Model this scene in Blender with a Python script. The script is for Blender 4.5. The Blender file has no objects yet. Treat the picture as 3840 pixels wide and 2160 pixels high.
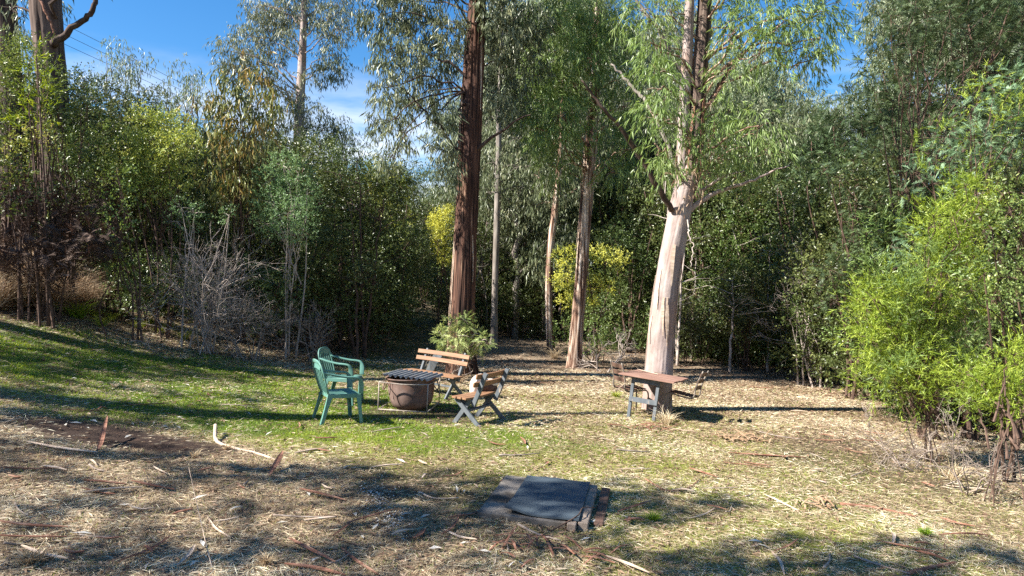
import bpy, math, random
import numpy as np
from mathutils import Vector, Matrix

# ------------------------------------------------------------------ camera, sky, sun
SC = bpy.context.scene
COL = SC.collection
FPX, HOR, CAMH = 2600.0, 1070.0, 2.0          # focal length and horizon in photo pixels, eye height
cam_d = bpy.data.cameras.new('camera'); cam = bpy.data.objects.new('camera', cam_d); COL.objects.link(cam)
cam.location = (0, 0, CAMH); cam.rotation_euler = (math.radians(90), 0, 0)
cam_d.sensor_width = 36; cam_d.lens = 36 * FPX / 3840; cam_d.shift_y = -(1080 - HOR) / 3840
cam_d.clip_end = 3000; cam_d.clip_start = 0.05
SC.camera = cam
SUN_EL, SUN_AZ = math.radians(42), math.radians(20)   # light travels to +X, AZ degrees towards +Y
LDIR = np.array([math.cos(SUN_AZ) * math.cos(SUN_EL), math.sin(SUN_AZ) * math.cos(SUN_EL), -math.sin(SUN_EL)])
sd = bpy.data.lights.new('sun', 'SUN'); sd.energy = 5.0; sd.angle = math.radians(0.55); sd.color = (1, 0.95, 0.87)
so = bpy.data.objects.new('sun', sd); COL.objects.link(so)
so.rotation_euler = Vector(LDIR).to_track_quat('-Z', 'Y').to_euler(); so.location = (-30, 0, 40)
W = bpy.data.worlds.new('World'); SC.world = W; W.use_nodes = True
wn, wl = W.node_tree.nodes, W.node_tree.links
wn.clear()
wo = wn.new('ShaderNodeOutputWorld'); wb = wn.new('ShaderNodeBackground'); wb.inputs[1].default_value = 0.065
sky = wn.new('ShaderNodeTexSky'); sky.sky_type = 'NISHITA'; sky.sun_disc = False
sky.sun_elevation = SUN_EL; sky.sun_rotation = math.atan2(-LDIR[0], -LDIR[1])
sky.altitude = 100; sky.air_density = 1.0; sky.dust_density = 0.2; sky.ozone_density = 3.5
tc = wn.new('ShaderNodeTexCoord'); sep = wn.new('ShaderNodeSeparateXYZ'); wl.new(tc.outputs['Generated'], sep.inputs[0])
mp = wn.new('ShaderNodeMapping'); mp.inputs['Scale'].default_value = (3.2, 3.2, 13); mp.inputs['Location'].default_value = (0.35, 0, 0.5)
wl.new(tc.outputs['Generated'], mp.inputs[0])
cn = wn.new('ShaderNodeTexNoise'); cn.inputs['Scale'].default_value = 1.3; cn.inputs['Detail'].default_value = 8; cn.inputs['Roughness'].default_value = 0.55
wl.new(mp.outputs[0], cn.inputs['Vector'])
cr = wn.new('ShaderNodeValToRGB'); cr.color_ramp.elements[0].position = 0.42; cr.color_ramp.elements[1].position = 0.62
wl.new(cn.outputs[0], cr.inputs[0])
em = wn.new('ShaderNodeMapRange'); em.inputs[1].default_value = 0.30; em.inputs[2].default_value = 0.17; em.inputs[3].default_value = 0; em.inputs[4].default_value = 1
wl.new(sep.outputs[2], em.inputs[0])
mu = wn.new('ShaderNodeMath'); mu.operation = 'MULTIPLY'; mu.use_clamp = True
wl.new(cr.outputs[0], mu.inputs[0]); wl.new(em.outputs[0], mu.inputs[1])
hs = wn.new('ShaderNodeHueSaturation'); hs.inputs['Saturation'].default_value = 1.3; hs.inputs['Value'].default_value = 1.0
wl.new(sky.outputs[0], hs.inputs['Color'])
mx = wn.new('ShaderNodeMix'); mx.data_type = 'RGBA'; mx.inputs['B'].default_value = (6.5, 6.7, 7.0, 1)
wl.new(mu.outputs[0], mx.inputs['Factor']); wl.new(hs.outputs[0], mx.inputs['A'])
wl.new(mx.outputs['Result'], wb.inputs[0]); wl.new(wb.outputs[0], wo.inputs[0])
SC.view_settings.view_transform = 'Standard'; SC.view_settings.look = 'None'
SC.view_settings.exposure = 1.7; SC.view_settings.gamma = 1
SC.cycles.use_denoising = False
try:
    SC.cycles.max_bounces = 6; SC.cycles.transparent_max_bounces = 4; SC.cycles.diffuse_bounces = 4
    SC.cycles.caustics_reflective = False; SC.cycles.caustics_refractive = False
except Exception:
    pass

# ------------------------------------------------------------------ helpers
rng = np.random.default_rng(7)
_lat = {}
def noise2(x, y, seed=0):
    if seed not in _lat: _lat[seed] = np.random.default_rng(1000 + seed).random((256, 256))
    L = _lat[seed]
    x = np.asarray(x, float); y = np.asarray(y, float)
    xi = np.floor(x).astype(int); yi = np.floor(y).astype(int)
    fx = x - xi; fy = y - yi
    fx = fx * fx * (3 - 2 * fx); fy = fy * fy * (3 - 2 * fy)
    a = L[xi & 255, yi & 255]; b = L[(xi + 1) & 255, yi & 255]; c = L[xi & 255, (yi + 1) & 255]; d = L[(xi + 1) & 255, (yi + 1) & 255]
    return (a * (1 - fx) + b * fx) * (1 - fy) + (c * (1 - fx) + d * fx) * fy
def fbm(x, y, seed=0, oct=4):
    s = 0; a = 0.5; t = 0
    for i in range(oct):
        s = s + a * noise2(x * 2**i, y * 2**i, seed + i); t += a; a *= 0.5
    return s / t
def sstep(a, b, x):
    t = np.clip((np.asarray(x, float) - a) / (b - a), 0, 1); return t * t * (3 - 2 * t)
def gz(x, y):
    x = np.asarray(x, float); y = np.asarray(y, float)
    q = np.clip(-x - 2.2, 0, 10)
    z = -0.06 * np.clip(x, -40, 9) + 0.022 * q * q + 0.4 * np.clip(-x - 12.2, 0, 30)
    z = z + 0.04 * np.clip(y - 18, 0, 60)
    z = z + 0.05 * (fbm(x * 0.5 + 9, y * 0.5, 3, 3) - 0.5) + 0.025 * (fbm(x * 2.3, y * 2.3 + 5, 8, 2) - 0.5)
    return z
def P(px, py, d):
    return np.array([(px - 1920) / FPX * d, d, CAMH - (py - HOR) / FPX * d])
def G(px, py):
    lo = 2.0; d = lo
    while d < 120:
        p = P(px, py, d)
        if p[2] <= gz(p[0], p[1]): break
        d += 0.02
    return np.array([p[0], p[1], float(gz(p[0], p[1]))])
def unit(v):
    v = np.asarray(v, float); return v / np.maximum(np.linalg.norm(v, axis=-1, keepdims=True), 1e-9)

def make_mesh(name, V, F, attrs=None, smooth=False):
    V = np.asarray(V, np.float32)
    me = bpy.data.meshes.new(name)
    if isinstance(F, np.ndarray):
        n, k = F.shape
        me.vertices.add(len(V)); me.vertices.foreach_set('co', V.ravel())
        me.loops.add(n * k); me.loops.foreach_set('vertex_index', F.astype(np.int32).ravel())
        me.polygons.add(n)
        me.polygons.foreach_set('loop_start', np.arange(0, n * k, k, dtype=np.int32))
        me.update(calc_edges=True)
    else:
        me.from_pydata([tuple(map(float, v)) for v in V], [], [tuple(map(int, f)) for f in F]); me.update()
    if attrs:
        for an, arr in attrs.items():
            a = me.attributes.new(an, 'FLOAT', 'POINT'); a.data.foreach_set('value', np.asarray(arr, np.float32))
    if smooth: me.polygons.foreach_set('use_smooth', np.ones(len(me.polygons), dtype=bool))
    return me
def link(name, me, mat, parent=None):
    o = bpy.data.objects.new(name, me); COL.objects.link(o)
    if mat is not None and len(me.materials) == 0: me.materials.append(mat)
    if parent is not None: o.parent = parent
    return o
def obj(name, V, F, mat, parent=None, attrs=None, smooth=False, world=True):
    """world=True: V in world coordinates, shifted into the parent's frame (parents are unrotated)"""
    V = np.asarray(V, float)
    if parent is not None and world: V = V - np.array(parent.location)
    if parent is None and world and len(V):
        org = np.array([(V[:, 0].min() + V[:, 0].max()) / 2, (V[:, 1].min() + V[:, 1].max()) / 2, V[:, 2].min()])
        o = link(name, make_mesh(name, V - org, F, attrs, smooth), mat); o.location = org; return o
    return link(name, make_mesh(name, V, F, attrs, smooth), mat, parent)
def tag(o, label=None, cat=None, group=None, kind=None):
    if label: o['label'] = label
    if cat: o['category'] = cat
    if group: o['group'] = group
    if kind: o['kind'] = kind
    return o
def thing(name, label, cat, loc=(0, 0, 0), rz=0, group=None):
    o = bpy.data.objects.new(name, None); COL.objects.link(o); o.empty_display_size = 0.1
    o.location = tuple(float(v) for v in loc); o.rotation_euler = (0, 0, rz)
    return tag(o, label, cat, group)
def dup(root, loc, rz=0, scale=1.0, label=None, group=None):
    r = root.copy(); COL.objects.link(r); r.location = tuple(float(v) for v in loc); r.rotation_euler = (0, 0, rz)
    r.scale = (scale,) * 3 if np.isscalar(scale) else scale
    if label: r['label'] = label
    if group: r['group'] = group
    for ch in list(root.children):
        c = ch.copy(); COL.objects.link(c); c.parent = r
        for g in ch.children:
            e = g.copy(); COL.objects.link(e); e.parent = c
    return r
def bevel(o, w=0.003, seg=2):
    m = o.modifiers.new('bevel', 'BEVEL'); m.width = w; m.segments = seg; m.limit_method = 'ANGLE'; return o

class MB:
    def __init__(s): s.V = []; s.F = []; s.n = 0
    def add(s, V, F):
        V = np.asarray(V, float); s.V.append(V); s.F += [tuple(int(i) + s.n for i in f) for f in F]; s.n += len(V); return s
    def box(s, c, size, R=None):
        h = np.array(size) / 2
        v = np.array([[x, y, z] for x in (-1, 1) for y in (-1, 1) for z in (-1, 1)]) * h
        if R is not None: v = v @ np.asarray(R).T
        return s.add(v + np.array(c), [(0, 1, 3, 2), (4, 6, 7, 5), (0, 4, 5, 1), (2, 3, 7, 6), (0, 2, 6, 4), (1, 5, 7, 3)])
    def bar(s, p0, p1, w, t, up=(0, 0, 1)):
        return s.sweep([p0, p1], [(w, t)] * 2, up)
    def sweep(s, pts, wt, up=(0, 0, 1)):
        """rectangular section: w across (perpendicular to up), t along up"""
        pts = np.asarray(pts, float); n = len(pts); V = []
        up = np.asarray(up, float)
        for i in range(n):
            t = unit(pts[min(i + 1, n - 1)] - pts[max(i - 1, 0)])
            u = up[i] if up.ndim == 2 else up
            sd_ = np.cross(t, u)
            if np.linalg.norm(sd_) < 1e-4: sd_ = np.cross(t, (1, 0, 0.01))
            sd_ = unit(sd_); uu = unit(np.cross(sd_, t)); w, th = wt[i] if isinstance(wt, list) else wt
            for a, b in ((-1, -1), (1, -1), (1, 1), (-1, 1)): V.append(pts[i] + sd_ * a * w / 2 + uu * b * th / 2)
        F = [(0, 3, 2, 1), tuple(4 * (n - 1) + k for k in range(4))]
        for i in range(n - 1):
            for k in range(4): F.append((4 * i + k, 4 * i + (k + 1) % 4, 4 * i + 4 + (k + 1) % 4, 4 * i + 4 + k))
        return s.add(V, F)
    def tube(s, pts, rad, n=8):
        V, F = tube(pts, rad, n); return s.add(V, F)
    def lathe(s, prof, n=48, c=(0, 0, 0)):
        V = []; F = []
        m = len(prof)
        for i, (r, z) in enumerate(prof):
            for k in range(n):
                a = 2 * math.pi * k / n; V.append((c[0] + r * math.cos(a), c[1] + r * math.sin(a), c[2] + z))
        for i in range(m - 1):
            for k in range(n): F.append((i * n + k, i * n + (k + 1) % n, (i + 1) * n + (k + 1) % n, (i + 1) * n + k))
        F.append(tuple(range(n - 1, -1, -1))); F.append(tuple((m - 1) * n + k for k in range(n)))
        return s.add(V, F)
    def build(s, name, mat, parent=None, smooth=False, bev=0, world=False):
        o = obj(name, np.vstack(s.V), s.F, mat, parent, None, smooth, world)
        if bev: bevel(o, bev)
        return o
def tube(pts, rad, n=8, cap=True):
    pts = np.asarray(pts, float); m = len(pts); rad = np.broadcast_to(np.asarray(rad, float), (m,))
    t = np.gradient(pts, axis=0); t = unit(t)
    ref = np.array([1.0, 0.12, 0.07]) if abs(t[0][0]) < 0.8 else np.array([0.1, 1.0, 0.05])
    V = np.zeros((m, n, 3)); ang = np.arange(n) * 2 * math.pi / n
    a = unit(np.cross(t[0], ref))
    for i in range(m):
        a = unit(a - t[i] * np.dot(a, t[i])); b = np.cross(t[i], a)
        V[i] = pts[i] + rad[i] * (np.cos(ang)[:, None] * a + np.sin(ang)[:, None] * b)
    F = []
    for i in range(m - 1):
        for k in range(n): F.append((i * n + k, i * n + (k + 1) % n, (i + 1) * n + (k + 1) % n, (i + 1) * n + k))
    if cap: F.append(tuple(range(n - 1, -1, -1))); F.append(tuple((m - 1) * n + k for k in range(n)))
    return V.reshape(-1, 3), F
def spline(pts, n):
    """Catmull-Rom through the points, n samples; works on any number of columns"""
    p = np.asarray(pts, float); p = np.vstack([2 * p[0] - p[1], p, 2 * p[-1] - p[-2]]); m = len(p) - 3
    out = []
    for u in np.linspace(0, m - 1e-6, n):
        i = int(u); f = u - i; a, b, c, d = p[i:i + 4]
        out.append(0.5 * (2 * b + (c - a) * f + (2 * a - 5 * b + 4 * c - d) * f * f + (3 * b - a - 3 * c + d) * f**3))
    return np.array(out)

# ------------------------------------------------------------------ materials
def new_mat(name):
    m = bpy.data.materials.new(name); m.use_nodes = True; nt = m.node_tree; nt.nodes.clear()
    return m, nt.nodes, nt.links
def ramp(nodes, cols, pos=None):
    r = nodes.new('ShaderNodeValToRGB'); e = r.color_ramp.elements
    pos = pos or [i / (len(cols) - 1) for i in range(len(cols))]
    while len(e) < len(cols): e.new(0.5)
    for el, c, p in zip(e, cols, pos): el.position = p; el.color = (*c, 1)
    return r
def leaf_mat(name, cols, rough=0.42, transl=0.28, objvar=0.0, spec=0.3):
    m, n, l = new_mat(name)
    at = n.new('ShaderNodeAttribute'); at.attribute_name = 'var'
    r = ramp(n, cols); l.new(at.outputs['Fac'], r.inputs[0]); col = r.outputs[0]
    if objvar:
        oi = n.new('ShaderNodeObjectInfo'); h = n.new('ShaderNodeHueSaturation')
        mr = n.new('ShaderNodeMapRange'); mr.inputs[3].default_value = 1 - objvar; mr.inputs[4].default_value = 1 + objvar
        mh = n.new('ShaderNodeMapRange'); mh.inputs[3].default_value = 0.5 - objvar * 0.10; mh.inputs[4].default_value = 0.5 + objvar * 0.06
        l.new(oi.outputs['Random'], mr.inputs[0]); l.new(oi.outputs['Random'], mh.inputs[0])
        l.new(mr.outputs[0], h.inputs['Value']); l.new(mh.outputs[0], h.inputs['Hue']); l.new(col, h.inputs['Color']); col = h.outputs[0]
    b = n.new('ShaderNodeBsdfPrincipled'); b.inputs['Roughness'].default_value = rough
    b.inputs['Specular IOR Level'].default_value = spec
    l.new(col, b.inputs['Base Color'])
    t = n.new('ShaderNodeBsdfTranslucent'); hs_ = n.new('ShaderNodeHueSaturation'); hs_.inputs['Hue'].default_value = 0.48; hs_.inputs['Saturation'].default_value = 1.15; hs_.inputs['Value'].default_value = 1.5
    l.new(col, hs_.inputs['Color']); l.new(hs_.outputs[0], t.inputs[0])
    ms = n.new('ShaderNodeMixShader'); ms.inputs[0].default_value = transl
    l.new(b.outputs[0], ms.inputs[1]); l.new(t.outputs[0], ms.inputs[2])
    o = n.new('ShaderNodeOutputMaterial'); l.new(ms.outputs[0], o.inputs[0]); return m
def noise_mat(name, cols, scale=(8, 8, 8), detail=8, rough=0.8, pos=None, bump=0.3, bdist=0.01, spec=0.3, second=None, metal=0, rough2=0.6, attr=None):
    """procedural colour from object-space noise; second=(colour, scale, lo, hi) lays patches of wear over it"""
    m, n, l = new_mat(name)
    tcn = n.new('ShaderNodeTexCoord'); mpn = n.new('ShaderNodeMapping'); mpn.inputs['Scale'].default_value = scale
    oi = n.new('ShaderNodeObjectInfo'); off = n.new('ShaderNodeVectorMath'); off.operation = 'ADD'
    sc_ = n.new('ShaderNodeMath'); sc_.operation = 'MULTIPLY'; sc_.inputs[1].default_value = 37
    l.new(oi.outputs['Random'], sc_.inputs[0]); l.new(tcn.outputs['Object'], mpn.inputs[0]); l.new(mpn.outputs[0], off.inputs[0]); l.new(sc_.outputs[0], off.inputs[1])
    nz = n.new('ShaderNodeTexNoise'); nz.inputs['Scale'].default_value = 1; nz.inputs['Detail'].default_value = detail; nz.inputs['Roughness'].default_value = rough2
    l.new(off.outputs[0], nz.inputs['Vector'])
    fac = nz.outputs[0]
    if attr:
        at = n.new('ShaderNodeAttribute'); at.attribute_name = attr
        ad = n.new('ShaderNodeMath'); ad.operation = 'ADD'; ad.use_clamp = True
        l.new(fac, ad.inputs[0]); l.new(at.outputs['Fac'], ad.inputs[1]); fac = ad.outputs[0]
    r = ramp(n, cols, pos or [0.25 + 0.5 * i / (len(cols) - 1) for i in range(len(cols))]); l.new(fac, r.inputs[0]); col = r.outputs[0]
    if second:
        n2 = n.new('ShaderNodeTexNoise'); n2.inputs['Detail'].default_value = 5; n2.inputs['Scale'].default_value = second[1]
        l.new(off.outputs[0], n2.inputs['Vector'])
        mr = n.new('ShaderNodeMapRange'); mr.inputs[1].default_value = second[2]; mr.inputs[2].default_value = second[3]
        l.new(n2.outputs[0], mr.inputs[0])
        mxn = n.new('ShaderNodeMix'); mxn.data_type = 'RGBA'; mxn.inputs['B'].default_value = (*second[0], 1)
        l.new(mr.outputs[0], mxn.inputs['Factor']); l.new(col, mxn.inputs['A']); col = mxn.outputs['Result']
    b = n.new('ShaderNodeBsdfPrincipled'); b.inputs['Roughness'].default_value = rough; b.inputs['Specular IOR Level'].default_value = spec; b.inputs['Metallic'].default_value = metal
    l.new(col, b.inputs['Base Color'])
    if bump:
        bp = n.new('ShaderNodeBump'); bp.inputs['Strength'].default_value = bump; bp.inputs['Distance'].default_value = bdist
        l.new(nz.outputs[0], bp.inputs['Height']); l.new(bp.outputs[0], b.inputs['Normal'])
    o = n.new('ShaderNodeOutputMaterial'); l.new(b.outputs[0], o.inputs[0]); return m

M = {}
M['stringy'] = noise_mat('stringy_bark', [(0.016, 0.009, 0.006), (0.06, 0.028, 0.019), (0.14, 0.069, 0.044), (0.351, 0.239, 0.159)], (15, 15, 0.8), 9, .9, [.33, .49, .63, .78], .9, .03, second=((.075, .040, .030), .35, .56, .66), attr='ridge')
M['pale_bark'] = noise_mat('pale_gum_bark', [(0.14, 0.099, 0.085), (0.266, 0.206, 0.183), (0.329, 0.267, 0.243), (0.42, 0.364, 0.338)], (6, 6, 2.6), 9, .8, [.26, .42, .56, .78], .7, .03, second=((.29, .20, .165), .5, .50, .60), attr='ridge')
M['dark_bark'] = noise_mat('dark_gum_bark', [(.02, .014, .011), (.07, .045, .034), (.14, .10, .08)], (12, 12, 1.2), 8, .9, None, .7, .02, attr='ridge')
M['fork_bark'] = noise_mat('brown_fork_bark', [(.035, .024, .019), (.11, .075, .058), (.22, .165, .13)], (12, 12, 1.0), 8, .9, None, .7, .02, attr='ridge')
M['mixed_bark'] = noise_mat('peeling_bark', [(.05, .025, .016), (.16, .085, .055), (.36, .25, .18), (.60, .51, .43)], (16, 16, .8), 9, .85, [.32, .46, .56, .68], .7, .02, attr='ridge')
M['grey_bark'] = noise_mat('grey_bark', [(.09, .075, .062), (.20, .17, .145), (.38, .34, .30)], (14, 14, 2.2), 8, .85, None, .5, .015)
M['twig'] = noise_mat('twig_wood', [(.10, .075, .06), (.25, .20, .165), (.42, .36, .31)], (9, 9, 9), 5, .85, None, 0)
M['dead_twig'] = noise_mat('dead_twig_wood', [(.20, .155, .13), (.38, .315, .27), (.56, .49, .43)], (9, 9, 9), 5, .85, None, 0)
M['brown_twig'] = noise_mat('brown_twig_wood', [(.03, .02, .015), (.09, .055, .04), (.17, .11, .08)], (9, 9, 9), 5, .85, None, 0)
M['fallen_bark'] = noise_mat('fallen_bark', [(.06, .025, .016), (.21, .095, .06), (.40, .26, .18)], (5, 25, 25), 7, .85, None, .4, .01)
M['pale_fallen'] = noise_mat('pale_fallen_bark', [(.26, .18, .125), (.47, .36, .27), (.62, .52, .42)], (5, 25, 25), 7, .85, None, .3, .01)
M['tan_bark'] = noise_mat('tan_bark', [(.16, .095, .055), (.33, .21, .125), (.50, .37, .25)], (9, 9, 9), 6, .85, None, .2, .005)
# leaf colours
M['euc_olive'] = leaf_mat('gum_leaf_olive', [(0.041, 0.053, 0.026), (0.092, 0.114, 0.056), (0.176, 0.203, 0.115), (0.338, 0.338, 0.186)], .34, .2)
M['euc_bright'] = leaf_mat('gum_leaf_bright', [(0.081, 0.138, 0.04), (0.144, 0.218, 0.057), (0.218, 0.299, 0.098), (0.322, 0.38, 0.149)], .36, .3)
M['euc_far'] = leaf_mat('gum_leaf_far', [(0.081, 0.112, 0.058), (0.142, 0.177, 0.096), (0.209, 0.242, 0.142), (0.284, 0.288, 0.167)], .4, .22, .25)
M['euc_bronze'] = leaf_mat('gum_leaf_bronze', [(0.065, 0.089, 0.034), (0.129, 0.153, 0.051), (0.199, 0.217, 0.074), (0.292, 0.204, 0.068), (0.351, 0.306, 0.124)], .33, .22)
M['broad_dark'] = leaf_mat('shrub_leaf_dark', [(0.02, 0.031, 0.011), (0.054, 0.077, 0.024), (0.105, 0.143, 0.042), (0.225, 0.243, 0.088)], .36, .2, .25, .4)
M['broad_green'] = leaf_mat('shrub_leaf_green', [(0.035, 0.062, 0.02), (0.089, 0.146, 0.039), (0.178, 0.256, 0.07), (0.354, 0.411, 0.149)], .36, .25, .2)
M['broad_yellow'] = leaf_mat('shrub_leaf_yellow', [(0.09, 0.128, 0.032), (0.194, 0.254, 0.057), (0.359, 0.389, 0.1), (0.628, 0.598, 0.215)], .42, .25, .1)
M['soft_green'] = leaf_mat('soft_green_leaf', [(0.071, 0.134, 0.058), (0.121, 0.207, 0.084), (0.185, 0.292, 0.122), (0.27, 0.365, 0.18)], .45, .25)
M['wattle_dark'] = leaf_mat('dark_wattle_leaf', [(0.018, 0.031, 0.016), (0.044, 0.071, 0.032), (0.089, 0.136, 0.059), (0.171, 0.231, 0.103)], .4, .2, .2)
M['wattle_blue'] = leaf_mat('blue_wattle_leaf', [(0.088, 0.16, 0.088), (0.144, 0.24, 0.128), (0.224, 0.336, 0.192), (0.336, 0.448, 0.256)], .42, .25)
M['wattle_flower'] = leaf_mat('wattle_blossom', [(0.177, 0.239, 0.052), (0.397, 0.416, 0.061), (0.607, 0.592, 0.103), (0.69, 0.731, 0.275)], .6, .2)
M['lime'] = leaf_mat('lime_needle', [(0.052, 0.087, 0.012), (0.145, 0.215, 0.028), (0.283, 0.369, 0.05), (0.474, 0.532, 0.103)], .45, .3)
M['fern'] = leaf_mat('fern_leaf', [(0.135, 0.193, 0.062), (0.254, 0.333, 0.109), (0.423, 0.474, 0.187), (0.608, 0.632, 0.312)], .45, .28)
M['dead_fern'] = leaf_mat('dead_bracken', [(.025, .016, .012), (.06, .036, .025), (.11, .07, .05), (.20, .14, .10)], .8, .1)
M['dead_leaf'] = leaf_mat('dead_leaf', [(0.069, 0.037, 0.026), (0.207, 0.124, 0.077), (0.345, 0.248, 0.167), (0.46, 0.384, 0.283)], .7, .15)
M['straw'] = leaf_mat('straw', [(0.197, 0.138, 0.076), (0.394, 0.301, 0.184), (0.616, 0.514, 0.342), (0.8, 0.753, 0.569)], .7, .2)
M['tussock'] = leaf_mat('tussock_blade', [(0.13, 0.085, 0.049), (0.26, 0.182, 0.111), (0.416, 0.325, 0.208), (0.546, 0.481, 0.338)], .65, .2)
M['grass'] = leaf_mat('grass_blade', [(0.063, 0.12, 0.009), (0.126, 0.219, 0.016), (0.21, 0.319, 0.025), (0.336, 0.399, 0.054)], .5, .3)
M['moss_grass'] = leaf_mat('moss_grass', [(0.147, 0.184, 0.026), (0.242, 0.292, 0.04), (0.347, 0.389, 0.07), (0.441, 0.432, 0.132)], .6, .25)

# ------------------------------------------------------------------ ground
def ell(x, y, cx, cy, rx, ry, soft=0.35):
    r = np.sqrt(((x - cx) / rx) ** 2 + ((y - cy) / ry) ** 2); return 1 - sstep(1 - soft, 1 + soft, r)
def masks(x, y):
    w = (fbm(x * 0.9 + 31, y * 0.9, 20, 4) - 0.5)
    xw = x + 1.2 * w; yw = y + 1.2 * (fbm(x * 0.9, y * 0.9 + 50, 26, 4) - 0.5)
    lawn = np.maximum(ell(xw, yw, -4.6, 10.6, 3.9, 2.5), 0.9 * ell(xw, yw, -2.0, 8.9, 2.4, 0.75))
    lawn = np.maximum(lawn, 0.55 * ell(xw, yw, -3.2, 22, 1.3, 9))
    moss = np.maximum(ell(xw, yw, -0.4, 8.15, 3.1, 0.95), 0.85 * ell(xw, yw, 1.5, 6.6, 1.9, 1.5))
    moss = np.maximum(moss, 0.75 * ell(xw, yw, 1.9, 5.2, 2.0, 1.0)); moss = np.maximum(moss, 0.6 * ell(xw, yw, 1.2, 8.6, 4.0, 2.0)); moss = np.maximum(moss, 0.4 * ell(xw, yw, 0.8, 11.5, 3.5, 2.2))
    moss = np.maximum(moss, 0.35 * ell(xw, yw, 4.2, 7.2, 2.0, 2.0))
    soil = np.maximum(ell(x + .5 * w, y + .3 * w, -4.25, 7.55, 1.25, 0.42, .25), 0.55 * ell(xw, yw, -1.0, 7.25, 1.3, .35))
    soil = np.maximum(soil, 0.7 * ell(xw, yw, -0.7, 6.6, .8, .35)); soil = np.maximum(soil, .8 * ell(xw, yw, -1.2, 10.3, .9, .55))
    soil = np.maximum(soil, .6 * ell(xw, yw, 4.9, 9.0, 1.2, 1.6))
    soil = np.maximum(soil, .8 * sstep(7.8, 9.4, -xw) * sstep(10.0, 11.6, yw))
    pn = fbm(x * 2.6, y * 2.6, 33, 4)
    lawn = np.clip(lawn * (0.15 + 1.7 * pn), 0, 1); moss = np.clip(moss * (0.3 + 1.3 * pn), 0, 1)
    return lawn, moss * (1 - .6 * lawn), soil
def axis(parts):
    out = []
    for a, b, s in parts: out += list(np.arange(a, b - 1e-6, s))
    return np.array(out + [parts[-1][1]])
gxs = axis([(-300, -40, 20), (-40, -14, 1.3), (-14, -9, .3), (-9, 8, .07), (8, 14, .3), (14, 40, 1.3), (40, 300, 20)])
gys = axis([(-60, -4, 4), (-4, 3.4, .4), (3.4, 13, .07), (13, 20, .16), (20, 50, .8), (50, 400, 20)])
GX, GY = np.meshgrid(gxs, gys, indexing='ij'); gx, gy = GX.ravel(), GY.ravel()
lawn, moss, soil = masks(gx, gy)
gzv = gz(gx, gy) + np.where((gy < 16) & (np.abs(gx) < 10), 0.012 * (fbm(gx * 7, gy * 7, 44, 2) - .5), 0)
ni, nj = len(gxs), len(gys)
ii, jj = np.meshgrid(np.arange(ni - 1), np.arange(nj - 1), indexing='ij'); b0 = (ii * nj + jj).ravel()
gF = np.stack([b0, b0 + nj, b0 + nj + 1, b0 + 1], 1)
m, n, l = new_mat('forest_ground')
tcn = n.new('ShaderNodeTexCoord')
def nz(scale, det=6, rgh=.6, vec=None):
    t = n.new('ShaderNodeTexNoise'); t.inputs['Scale'].default_value = scale; t.inputs['Detail'].default_value = det; t.inputs['Roughness'].default_value = rgh
    l.new(vec or tcn.outputs['Object'], t.inputs['Vector']); return t
def mixc(a, b, f):
    x = n.new('ShaderNodeMix'); x.data_type = 'RGBA'
    for k, v in (('A', a), ('B', b), ('Factor', f)):
        if hasattr(v, 'links'): l.new(v, x.inputs[k])
        else: x.inputs[k].default_value = v if k == 'Factor' else (*v, 1)
    return x.outputs['Result']
def attr(nm):
    a = n.new('ShaderNodeAttribute'); a.attribute_name = nm; return a.outputs['Fac']
def mth(op, a, b):
    q = n.new('ShaderNodeMath'); q.operation = op; q.use_clamp = True
    for i, v in enumerate((a, b)):
        if hasattr(v, 'links'): l.new(v, q.inputs[i])
        else: q.inputs[i].default_value = v
    return q.outputs[0]
n1 = nz(55, 8, .7); n2 = nz(9, 6, .6); n3 = nz(2.2, 5)
dirt = ramp(n, [(.05, .036, .024), (.16, .12, .08), (.29, .23, .155), (.46, .39, .28)], [.28, .44, .56, .74]); l.new(n1.outputs[0], dirt.inputs[0])
grs = ramp(n, [(.022, .034, .008), (.055, .085, .014), (.11, .15, .026)], [.3, .5, .7]); l.new(n1.outputs[0], grs.inputs[0])
mss = ramp(n, [(.07, .075, .018), (.15, .155, .03), (.26, .25, .07)], [.3, .5, .7]); l.new(n1.outputs[0], mss.inputs[0])
sol = ramp(n, [(.018, .012, .009), (.045, .029, .022), (.10, .065, .05)], [.3, .52, .75]); l.new(n1.outputs[0], sol.inputs[0])
brk = ramp(n, [(0, 0, 0), (1, 1, 1)], [.40, .60]); l.new(n2.outputs[0], brk.inputs[0])
c = mixc(dirt.outputs[0], (.16, .105, .075), mth('MULTIPLY', brk.outputs[0], .35))
c = mixc(c, grs.outputs[0], mth('MULTIPLY', attr('lawn'), 1.0))
c = mixc(c, mss.outputs[0], mth('MULTIPLY', attr('moss'), .9))
c = mixc(c, sol.outputs[0], attr('soil'))
bs = n.new('ShaderNodeBsdfPrincipled'); bs.inputs['Roughness'].default_value = .92; bs.inputs['Specular IOR Level'].default_value = .15
l.new(c, bs.inputs['Base Color'])
bp = n.new('ShaderNodeBump'); bp.inputs['Strength'].default_value = .8; bp.inputs['Distance'].default_value = .02
l.new(n1.outputs[0], bp.inputs['Height']); l.new(bp.outputs[0], bs.inputs['Normal'])
o_ = n.new('ShaderNodeOutputMaterial'); l.new(bs.outputs[0], o_.inputs[0])
ground = obj('ground', np.stack([gx, gy, gzv], 1), gF, m, None, {'lawn': lawn, 'moss': moss, 'soil': soil}, True)
ground.location = ground.location  # mesh origin at its own lowest point
tag(ground, kind='structure')

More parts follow.
